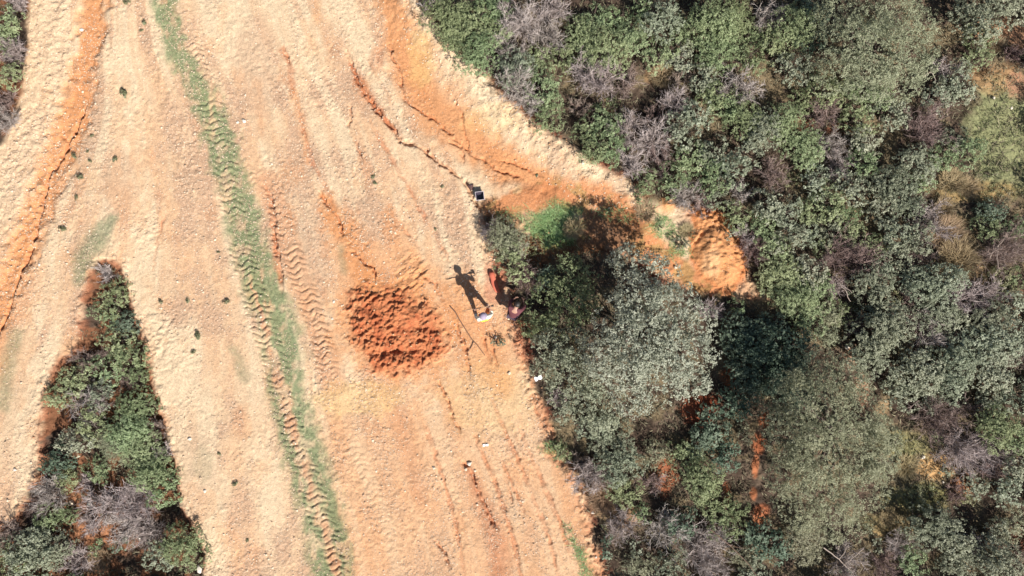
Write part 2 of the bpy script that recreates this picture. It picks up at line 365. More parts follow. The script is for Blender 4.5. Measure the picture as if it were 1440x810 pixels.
def soil_mat():
    m, t, p = newmat('soil')
    at = t.nodes.new('ShaderNodeAttribute'); at.attribute_name = 'Col'
    pb = t.nodes.new('ShaderNodeAttribute'); pb.attribute_name = 'Peb'
    tc = t.nodes.new('ShaderNodeTexCoord')
    def noise(s, d=3):
        n = t.nodes.new('ShaderNodeTexNoise'); n.inputs['Scale'].default_value = s; n.inputs['Detail'].default_value = d
        n.inputs['Roughness'].default_value = .65; t.links.new(tc.outputs['Object'], n.inputs['Vector']); return n
    n1 = noise(22, 5); n2 = noise(3.0, 5)
    vo = t.nodes.new('ShaderNodeTexVoronoi'); vo.inputs['Scale'].default_value = 17; t.links.new(tc.outputs['Object'], vo.inputs['Vector'])
    r1 = t.nodes.new('ShaderNodeMapRange'); r1.inputs[1].default_value = .3; r1.inputs[2].default_value = .7; r1.inputs[3].default_value = .70; r1.inputs[4].default_value = 1.24
    t.links.new(n1.outputs['Fac'], r1.inputs[0])
    r2 = t.nodes.new('ShaderNodeMapRange'); r2.inputs[1].default_value = .3; r2.inputs[2].default_value = .7; r2.inputs[3].default_value = .9; r2.inputs[4].default_value = 1.08
    t.links.new(n2.outputs['Fac'], r2.inputs[0])
    mu = t.nodes.new('ShaderNodeMath'); mu.operation = 'MULTIPLY'; t.links.new(r1.outputs[0], mu.inputs[0]); t.links.new(r2.outputs[0], mu.inputs[1])
    vs = t.nodes.new('ShaderNodeVectorMath'); vs.operation = 'SCALE'; t.links.new(at.outputs['Color'], vs.inputs[0]); t.links.new(mu.outputs[0], vs.inputs['Scale'])
    # pale grit set in the soil
    gr = t.nodes.new('ShaderNodeMapRange'); gr.inputs[1].default_value = .30; gr.inputs[2].default_value = .16; t.links.new(vo.outputs['Distance'], gr.inputs[0])
    sp = t.nodes.new('ShaderNodeSeparateColor'); t.links.new(vo.outputs['Color'], sp.inputs[0])
    g2 = t.nodes.new('ShaderNodeMath'); g2.operation = 'GREATER_THAN'; g2.inputs[1].default_value = .62; t.links.new(sp.outputs[0], g2.inputs[0])
    g3 = t.nodes.new('ShaderNodeMath'); g3.operation = 'MULTIPLY'; t.links.new(gr.outputs[0], g3.inputs[0]); t.links.new(g2.outputs[0], g3.inputs[1])
    g4 = t.nodes.new('ShaderNodeMath'); g4.operation = 'MULTIPLY'; t.links.new(g3.outputs[0], g4.inputs[0]); t.links.new(pb.outputs['Fac'], g4.inputs[1])
    g5 = t.nodes.new('ShaderNodeMath'); g5.operation = 'MULTIPLY'; t.links.new(g4.outputs[0], g5.inputs[0]); g5.inputs[1].default_value = .55
    mx = t.nodes.new('ShaderNodeMix'); mx.data_type = 'RGBA'; t.links.new(g5.outputs[0], mx.inputs[0])
    t.links.new(vs.outputs[0], mx.inputs[6]); mx.inputs[7].default_value = (.60, .49, .36, 1)
    t.links.new(mx.outputs[2], p.inputs['Base Color'])
    p.inputs['Roughness'].default_value = .95; p.inputs['Specular IOR Level'].default_value = .15
    b = t.nodes.new('ShaderNodeBump'); b.inputs['Strength'].default_value = .55; b.inputs['Distance'].default_value = .03
    ad = t.nodes.new('ShaderNodeMath'); ad.operation = 'ADD'; t.links.new(n1.outputs['Fac'], ad.inputs[0]); t.links.new(g4.outputs[0], ad.inputs[1])
    t.links.new(ad.outputs[0], b.inputs['Height']); t.links.new(b.outputs[0], p.inputs['Normal'])
    return m
def leaf_mat(name, ca, cb, cc, rough=.5, spec=.35, trans=.18, jit=.25):
    """ca dark, cb mid, cc light leaf colour, chosen per leaf by the Tint attribute and per plant at random"""
    m, t, p = newmat(name)
    at = t.nodes.new('ShaderNodeAttribute'); at.attribute_name = 'Tint'
    oi = t.nodes.new('ShaderNodeObjectInfo')
    r = t.nodes.new('ShaderNodeValToRGB'); e = r.color_ramp.elements
    e[0].color = (*ca, 1); e[1].color = (*cc, 1); e[1].position = 1.0; k = e.new(.55); k.color = (*cb, 1)
    ad = t.nodes.new('ShaderNodeMath'); ad.operation = 'MULTIPLY_ADD'; t.links.new(oi.outputs['Random'], ad.inputs[0]); ad.inputs[1].default_value = jit
    sb = t.nodes.new('ShaderNodeMath'); sb.operation = 'SUBTRACT'; t.links.new(at.outputs['Fac'], sb.inputs[0]); sb.inputs[1].default_value = jit / 2
    t.links.new(sb.outputs[0], ad.inputs[2]); t.links.new(ad.outputs[0], r.inputs[0])
    hs = t.nodes.new('ShaderNodeHueSaturation'); t.links.new(r.outputs[0], hs.inputs['Color']); hs.inputs['Value'].default_value = 1.10
    mh = t.nodes.new('ShaderNodeMapRange'); mh.inputs[3].default_value = .478; mh.inputs[4].default_value = .522
    m7 = t.nodes.new('ShaderNodeMath'); m7.operation = 'MULTIPLY'; m7.inputs[1].default_value = 7.31; t.links.new(oi.outputs['Random'], m7.inputs[0])
    fr = t.nodes.new('ShaderNodeMath'); fr.operation = 'FRACT'; t.links.new(m7.outputs[0], fr.inputs[0]); t.links.new(fr.outputs[0], mh.inputs[0]); t.links.new(mh.outputs[0], hs.inputs['Hue'])
    t.links.new(hs.outputs[0], p.inputs['Base Color'])
    p.inputs['Roughness'].default_value = rough; p.inputs['Specular IOR Level'].default_value = spec
    tr = t.nodes.new('ShaderNodeBsdfTranslucent'); t.links.new(hs.outputs[0], tr.inputs['Color'])
    ms = t.nodes.new('ShaderNodeMixShader'); ms.inputs[0].default_value = trans
    out = t.nodes['Material Output']
    t.links.new(p.outputs[0], ms.inputs[1]); t.links.new(tr.outputs[0], ms.inputs[2]); t.links.new(ms.outputs[0], out.inputs[0])
    return m
M = {
 'soil': soil_mat(),
 'G': leaf_mat('green_leaves', (.130,.170,.078), (.265,.315,.165), (.385,.440,.255), .6, .3, .38, .42),
 'B': leaf_mat('grey_green_leaves', (.140,.155,.100), (.275,.295,.205), (.405,.425,.315), .6, .3, .36, .42),
 'V': leaf_mat('silvery_leaves', (.165,.180,.130), (.320,.335,.255), (.480,.490,.395), .6, .3, .36, .1),
 'P': leaf_mat('olive_needles', (.160,.165,.100), (.295,.300,.190), (.400,.400,.275), .6, .3, .36),
 'Y': leaf_mat('yellow_green_leaves', (.140,.150,.068), (.255,.270,.135), (.365,.370,.215)),
 'K': leaf_mat('dark_green_leaves', (.060,.088,.056), (.120,.165,.110), (.205,.255,.180), .6, .3, .35),
 'weed': leaf_mat('weed_leaves', (.08,.08,.04), (.15,.155,.08), (.25,.25,.14)),
 'T': leaf_mat('grey_twigs', (.175,.140,.125), (.355,.300,.275), (.520,.455,.425), .8, .2, 0.0),
 'R': leaf_mat('brown_twigs', (.110,.075,.060), (.240,.175,.150), (.380,.300,.265), .8, .2, 0.0),
 'W': leaf_mat('dry_grass', (.170,.120,.065), (.290,.215,.125), (.400,.320,.205), .8, .2, .1),
 'grass': leaf_mat('fresh_grass', (.120,.200,.070), (.220,.330,.130), (.340,.430,.220), .6, .3, .2),
 'film': leaf_mat('thin_grass_blades', (.13,.19,.09), (.23,.30,.16), (.34,.38,.24), .7, .2, .2),
 'under': leaf_mat('undergrowth_litter', (.065,.052,.036), (.150,.128,.085), (.280,.240,.160), .8, .2, .05),
 'bark': plain('bark', (.12,.09,.07), .9, bump=.6, scale=25),
 'deadwood': plain('bleached_wood', (.30,.24,.20), .85, bump=.4, scale=30),
 'darkstick': plain('brown_stick', (.13,.075,.05), .85, bump=.4),
 'stone': plain('pale_stone', (.55,.45,.34), .9, bump=.5, scale=14, var=.22),
 'white_stone': plain('white_stone', (.56,.50,.42), .85, bump=.5, scale=20),
 'clod': plain('clay_clod', (.38,.17,.085), .95, bump=.5, scale=20),
}

# ------------------------------------------------------------------ object plumbing
def mesh_np(name, v, f, mat, tint=None, smooth=False):
    """v (n,3), f (m,k) with constant k"""
    v = np.asarray(v, np.float32); f = np.asarray(f, np.int32)
    me = bpy.data.meshes.new(name); me.vertices.add(len(v)); me.vertices.foreach_set('co', v.ravel())
    k = f.shape[1]; me.loops.add(f.size); me.loops.foreach_set('vertex_index', f.ravel())
    me.polygons.add(len(f)); me.polygons.foreach_set('loop_start', np.arange(0, f.size, k, dtype=np.int32))
    if smooth: me.polygons.foreach_set('use_smooth', np.ones(len(f), bool))
    if tint is not None:
        a = me.attributes.new('Tint', 'FLOAT', 'POINT'); a.data.foreach_set('value', np.asarray(tint, np.float32))
    me.update(calc_edges=True); me.materials.append(mat); return me
def mesh_py(name, v, f, mat, smooth=False):
    me = bpy.data.meshes.new(name); me.from_pydata([tuple(map(float, a)) for a in v], [], f)
    if smooth: me.polygons.foreach_set('use_smooth', [True] * len(me.polygons))
    me.materials.append(mat); me.update(); return me
def link(name, me, parent=None, loc=(0,0,0), rot=(0,0,0), scale=(1,1,1)):
    o = bpy.data.objects.new(name, me); C.objects.link(o); o.parent = parent
    o.location = loc; o.rotation_euler = rot; o.scale = scale; return o
def tag(o, label, cat, group=None):
    o['label'] = label; o['category'] = cat
    if group: o['group'] = group
    return o
def empty(name, loc, rz=0):
    o = bpy.data.objects.new(name, None); C.objects.link(o); o.location = loc; o.rotation_euler = (0, 0, rz)
    o.empty_display_size = .2; return o

# ------------------------------------------------------------------ the ground: one sheet to the horizon
def axis(a, b, step_fn):
    out = [a]
    while out[-1] < b: out.append(out[-1] + step_fn(out[-1]))
    return np.array(out)
xs = axis(-18.9, 19.2, lambda x: .03 if x < 3.4 else .045)
ys = axis(-11.4, 11.4, lambda y: .03)
ext = np.cumsum(.06 * 1.22 ** np.arange(44)); ext = ext[ext < 900]
xs = np.concatenate([xs[0] - ext[::-1], xs, xs[-1] + ext]); ys = np.concatenate([ys[0] - ext[::-1], ys, ys[-1] + ext])
XX, YY = np.meshgrid(xs, ys); nx, ny = len(xs), len(ys)
X = XX.ravel(); Y = YY.ravel()
PX, PY = tophix(X, Y)
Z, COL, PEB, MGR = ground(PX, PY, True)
far = np.maximum(np.abs(X) - 40, np.abs(Y) - 40); fz = ss(0, 200, far)
Z = Z * (1 - fz) + fz * (fbm(X / 90, Y / 90, 3, 3) - .5) * 18
i = np.arange(nx * ny).reshape(ny, nx)
F = np.stack([i[:-1, :-1].ravel(), i[:-1, 1:].ravel(), i[1:, 1:].ravel(), i[1:, :-1].ravel()], 1)
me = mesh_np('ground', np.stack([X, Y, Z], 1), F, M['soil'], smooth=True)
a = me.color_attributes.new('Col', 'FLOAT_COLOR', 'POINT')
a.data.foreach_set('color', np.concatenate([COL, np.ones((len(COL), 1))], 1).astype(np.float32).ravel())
a = me.attributes.new('Peb', 'FLOAT', 'POINT'); a.data.foreach_set('value', PEB.astype(np.float32))
g = link('ground', me); g['kind'] = 'structure'
g['label'] = 'eroded bare clay and gravel track with scrub floor on both sides'
del XX, YY, F

# ------------------------------------------------------------------ leaf and twig geometry
def rand_dirs(n, r, up=-.2):
    z = r.uniform(up, 1, n); a = r.uniform(0, 2 * np.pi, n); q = np.sqrt(np.maximum(0, 1 - z * z))
    return np.stack([q * np.cos(a), q * np.sin(a), z], 1)
def nrm(v): return v / (np.linalg.norm(v, axis=1, keepdims=True) + 1e-9)
def leaf_quads(c, n, L, Wd, r):
    """folded rhombic leaves lying roughly square to n"""
    k = len(c); t = nrm(np.cross(n, r.normal(size=(k, 3)))); b = np.cross(n, t)
    L = np.broadcast_to(L, k)[:, None]; Wd = np.broadcast_to(Wd, k)[:, None]
    p0 = c - t * L * .5; p2 = c + t * L * .5; p1 = c + b * Wd * .5 + n * Wd * .18; p3 = c - b * Wd * .5 + n * Wd * .18
    v = np.stack([p0, p1, p2, p3], 1).reshape(-1, 3)
    return v, np.arange(4 * k).reshape(k, 4)
def tubes(paths, rad, sides=3):
    """paths (N,K,3), rad (N,K)"""
    N, K, _ = paths.shape
    d = nrm((paths[:, -1] - paths[:, 0])); ref = np.tile([[.31, .17, .93]], (N, 1)); ref[np.abs(d[:, 2]) > .85] = [1, .1, 0]
    u = nrm(np.cross(d, ref)); v = np.cross(d, u)
    an = np.arange(sides) * 2 * np.pi / sides
    off = u[:, None, None, :] * np.cos(an)[None, None, :, None] + v[:, None, None, :] * np.sin(an)[None, None, :, None]
    V = (paths[:, :, None, :] + off * rad[:, :, None, None]).reshape(-1, 3)
    idx = np.arange(N * K * sides).reshape(N, K, sides); nx_ = np.roll(idx, -1, axis=2)
    Fq = np.stack([idx[:, :-1], nx_[:, :-1], nx_[:, 1:], idx[:, 1:]], -1).reshape(-1, 4)
    return V, Fq
def lobes_of(R, H, nl, r, spread=.62):
    out = []
    for k in range(nl):
        a = k * 2.39996 + r.uniform(-.4, .4); d = spread * R * math.sqrt((k + .25) / nl)
        lr = R * r.uniform(.34, .5) * (1.0 if nl > 1 else 1.6)
        z = max(H - lr * .8 - (d / R) ** 2 * H * .35 + r.uniform(-.12, .08) * H, lr * .45)
        out.append((d * math.cos(a), d * math.sin(a), z, lr))
    return out
def crown_mesh(name, lobes, mat, r, dens, L, Wd, clump=5, cs=.06, up=-.15, tilt=.55, holes=.25):
    lb = np.array(lobes); area = lb[:, 3] ** 2; n = int(dens * area.sum() * 6.0 / clump)
    pick = r.choice(len(lb), n, p=area / area.sum()); d = rand_dirs(n, r, up)
    q = lb[pick]
    wob = 1 + .30 * (fbm(d[:, 0] * 2.6 + pick * 7.3 + 40, d[:, 1] * 2.6 + d[:, 2] * 2 + 40, 3, 2) - .5) * 2
    rr = q[:, 3] * (1 - .38 * r.random(n) ** 3) * wob
    c = q[:, :3] + d * rr[:, None] * np.array([1, 1, .85])
    # leave gaps between sprays
    hole = fbm(c[:, 0] * 4.1 + 60, c[:, 1] * 4.1 + c[:, 2] * 2.3 + 60, 5, 2)
    keep = (hole > holes + .12) & (c[:, 2] > .06)
    c = c[keep]; d = d[keep]; ct = r.normal(0, .16, len(c)) + .5
    c = np.repeat(c, clump, 0); dd = np.repeat(d, clump, 0); tt = np.repeat(ct, clump)
    k = len(c)
    c = c + nrm(r.normal(size=(k, 3))) * (r.random((k, 1)) ** .6) * cs
    n_ = nrm(dd * .9 + np.array([0, 0, .65]) + r.normal(size=(k, 3)) * tilt * .72)
    v, f = leaf_quads(c, n_, L * r.uniform(.7, 1.3, k), Wd * r.uniform(.7, 1.3, k), r)
    v[:, 2] = np.maximum(v[:, 2], .02)
    tint = np.clip(tt + r.normal(0, .13, k), 0, 1)
    return mesh_np(name, v, f, mat, np.repeat(tint, 4))
def stems_mesh(name, lobes, r, base=.035, mat=None):
    P = []; Rd = []
    for (x, y, z, lr) in lobes:
        s = np.linspace(0, 1, 6)[:, None]; e = np.array([x, y, z]); b0 = np.array([x, y, 0]) * .12
        p = b0 + (e - b0) * s; p[:, 2] = e[2] * s[:, 0] ** .75 - .08 * (1 - s[:, 0]); p[1:-1, :2] += r.normal(0, .03, (4, 2)) * (1 + lr)
        P.append(p); Rd.append(base * (1 - .65 * s[:, 0]))
        for j in range(4):                          # limbs fanning into the spray
            dd = rand_dirs(1, r, .0)[0] * lr * .75; m = p[3]
            pp = m + (e + dd - m) * s; P.append(pp); Rd.append(base * .5 * (1 - .7 * s[:, 0]))
    v, f = tubes(np.array(P), np.array(Rd), 5)
    return mesh_np(name, v, f, mat or M['bark'])
def brush_mesh(R, H, r, mat, n1=16, n2=6, n3=5, w=.010):
    """bare brush: stems and a haze of twigs"""
    K = 5; s = np.linspace(0, 1, K)
    def grow(base, dirs, L, bend, drop=.0):
        N = len(base); p = base[:, None, :] + dirs[:, None, :] * (L[:, None] * s[None, :])[:, :, None]
        b = nrm(r.normal(size=(N, 3))); p += b[:, None, :] * (bend * L)[:, None, None] * (s ** 2)[None, :, None]
        p[:, :, 2] -= drop * (L[:, None] * s[None, :] ** 2); return p
    a = r.uniform(0, 2 * np.pi, n1); sp = np.sqrt(r.uniform(.02, 1, n1)) * R * .8
    tip = np.stack([sp * np.cos(a), sp * np.sin(a), H * (1 - .45 * (sp / R) ** 2) * r.uniform(.75, 1, n1) * .85], 1)
    base = tip * np.array([.12, .12, 0]); L = np.linalg.norm(tip - base, axis=1)
    A = grow(base, nrm(tip - base), L, .12)
    def sub(P, m, lf, ang, bend):
        N, K_, _ = P.shape; k = r.integers(1, K_, N * m); ii = np.repeat(np.arange(N), m)
        b = P[ii, k]; d0 = nrm(P[ii, -1] - P[ii, 0]); d = nrm(d0 + r.normal(size=(N * m, 3)) * ang + np.array([0, 0, .15]))
        Lp = np.linalg.norm(P[ii, -1] - P[ii, 0], axis=1)
        return grow(b, d, Lp * lf * r.uniform(.6, 1.2, N * m), bend)
    B = sub(A, n2, .48, .62, .2); Cc = sub(B, n3, .55, .75, .3)
    for q in (B, Cc): q[:, :, 2] = np.maximum(q[:, :, 2], .02)
    va, fa = tubes(A, np.outer(np.full(len(A), w * 1.9), 1 - .6 * s), 5)
    vb, fb = tubes(B, np.outer(np.full(len(B), w * 1.0), 1 - .6 * s), 3)
    vc, fc = tubes(Cc, np.outer(np.full(len(Cc), w * .62), 1 - .6 * s), 3)
    ta = np.repeat(r.uniform(.2, .9, len(B)), K * 3); tcc = np.repeat(r.uniform(.15, 1, len(Cc)), K * 3)
    tw = mesh_np('twigs', np.vstack([vb, vc]), np.vstack([fb, fc + len(vb)]), mat, np.concatenate([ta, tcc]))
    st = mesh_np('stems', va, fa, mat, np.full(len(va), .35))
    return tw, st
def tuft_mesh(R, H, r, mat, n=900, wd=.014):
    a = r.uniform(0, 2 * np.pi, n); d = np.sqrt(r.random(n)) * R * .75
    b = np.stack([d * np.cos(a), d * np.sin(a), np.zeros(n)], 1)
    lean = nrm(b + r.normal(size=(n, 3)) * R * .35) * np.array([1, 1, 0]); L = H * r.uniform(.6, 1.2, n)
    s = np.linspace(0, 1, 4); p = b[:, None, :] + np.array([0, 0, 1])[None, None, :] * (L[:, None] * (s - .28 * s ** 2)[None, :])[:, :, None] \
        + lean[:, None, :] * (L[:, None] * .75 * (s ** 1.7)[None, :])[:, :, None]
    side = nrm(np.cross(lean, np.tile([[0, 0, 1.]], (n, 1))) + 1e-6)
    hw = wd * .5 * np.array([1, .9, .6, .1])
    V = np.stack([p - side[:, None, :] * hw[None, :, None], p + side[:, None, :] * hw[None, :, None]], 2)  # n,4,2,3
    idx = np.arange(n * 8).reshape(n, 4, 2)
    Fq = np.stack([idx[:, :-1, 0], idx[:, :-1, 1], idx[:, 1:, 1], idx[:, 1:, 0]], -1).reshape(-1, 4)
    return mesh_np('blades', V.reshape(-1, 3), Fq, mat, np.repeat(np.clip(r.normal(.5, .25, n), 0, 1), 8))

# templates: kind -> size class -> list of (crown mesh, stem mesh, R)
SIZES = {'s': .40, 'm': .66, 'l': .98}
TPL = {}
def build_templates():
    for kind in 'GBKYPTRW':
        for sz, R in SIZES.items():
            lst = []
            for v in range(3 if kind in 'GBT' else 2):
                r = np.random.default_rng(hash((ord(kind), ord(sz), v)) % 100000)
                H = R * {'G': 1.05, 'B': 1.15, 'K': 1.15, 'Y': .55, 'P': 1.0, 'T': 1.12, 'R': .9, 'W': .6}[kind]
                nl = {'s': 4, 'm': 7, 'l': 11}[sz]
                if kind in 'TR':
                    n1 = {'s': 12, 'm': 18, 'l': 26}[sz]
                    cr, st = brush_mesh(R, H, r, M[kind], n1, 8, 9, .0095)
                elif kind == 'W':
                    cr = tuft_mesh(R, H + .1, r, M['W'], int(1700 * R * R) + 200, .016); st = None
                else:
                    lb = lobes_of(R, H, nl, r)
                    if kind == 'G': cr = crown_mesh('foliage', lb, M['G'], r, 540, .056, .029, 7, .062, holes=.21)
                    if kind == 'K': cr = crown_mesh('foliage', lb, M['K'], r, 300, .080, .045, 5, .08, holes=.20)
                    if kind == 'B': cr = crown_mesh('foliage', lb, M['B'], r, 450, .060, .036, 7, .062, tilt=.70, holes=.23)
                    if kind == 'Y': cr = crown_mesh('foliage', lb, M['Y'], r, 520, .055, .020, 6, .06)
                    if kind == 'P': cr = crown_mesh('foliage', lb, M['P'], r, 620, .055, .020, 6, .06, tilt=.75, holes=.16)
                    st = stems_mesh('stems', lb, r, .02 + .012 * R)
                lst.append((cr, st, R, H))
            TPL[kind, sz] = lst
build_templates()

# ------------------------------------------------------------------ labels that single out plants by what stands near them
LAND = [((1008,350),'orange spoil heap'),((560,465),'red clay pile'),((905,465),'great grey-green tree'),((1180,600),'wide olive-coloured tree'),
 ((1230,70),'top olive tree'),((1308,180),'purple-brown bare bush'),((1200,510),'pale bare gap'),((1350,350),'tan dry-grass patch'),
 ((1415,190),'yellowish clearing'),((1438,2),'top right corner'),((1438,806),'bottom right corner'),((2,806),'bottom left corner'),((143,375),'left thicket tip'),
 ((2,2),'top left corner'),((118,714),'large white stone'),((828,780),'green grass strip'),((590,5),'right bank top'),((937,287),'little orange mound'),
 ((780,318),'green grass patch'),((1067,670),'red soil streak'),((1315,655),'low tan bare patch'),((1000,806),'lower edge middle'),
 ((900,4),'top edge middle'),((760,160),'right bank middle'),((1050,200),'upper scrub centre'),((1150,330),'right scrub centre'),
 ((170,560),'left thicket middle'),((60,270),'left orange gully'),((320,260),'green tyre-marked stripe'),((675,447),'person in yellow'),((1190,790),'white dead branches'),((1310,480),'lower right scrub'),((830,670),'lower road edge bend')]
DIRS = ['right of','up-right of','above','up-left of','left of','down-left of','below','down-right of']
ORD = ['nearest','second','third','fourth','fifth','sixth','seventh','eighth','ninth','tenth','eleventh','twelfth','thirteenth','fourteenth']
_used = {}
pending = []      # (object, look, noun, px, py)
def later(o, look, noun, px, py, key): pending.append((o, look, noun, px, py, key))
def resolve():
    buckets = {}
    for it in pending:
        o, look, noun, px, py, key = it
        k = min(range(len(LAND)), key=lambda j: math.hypot(LAND[j][0][0] - px, LAND[j][0][1] - py))
        lx, ly = LAND[k][0]; ang = math.atan2(ly - py, px - lx); dd = math.hypot(lx - px, ly - py)
        di = int(round(ang / (math.pi / 4))) % 8
        buckets.setdefault((key, noun, k, di), []).append((dd, it))
    for (key, noun, k, di), L in buckets.items():
        L.sort(key=lambda q: q[0])
        for n_, (dd, it) in enumerate(L):
            o, look, noun, px, py, _ = it
            if len(L) == 1: o['label'] = f"{look} {noun} {DIRS[di]} the {LAND[k][1]}"
            elif n_ == 0: o['label'] = f"{look} {noun} nearest {DIRS[di]} the {LAND[k][1]}"
            else: o['label'] = f"{look} {noun}, {ORD[n_]} out {DIRS[di]} the {LAND[k][1]}"

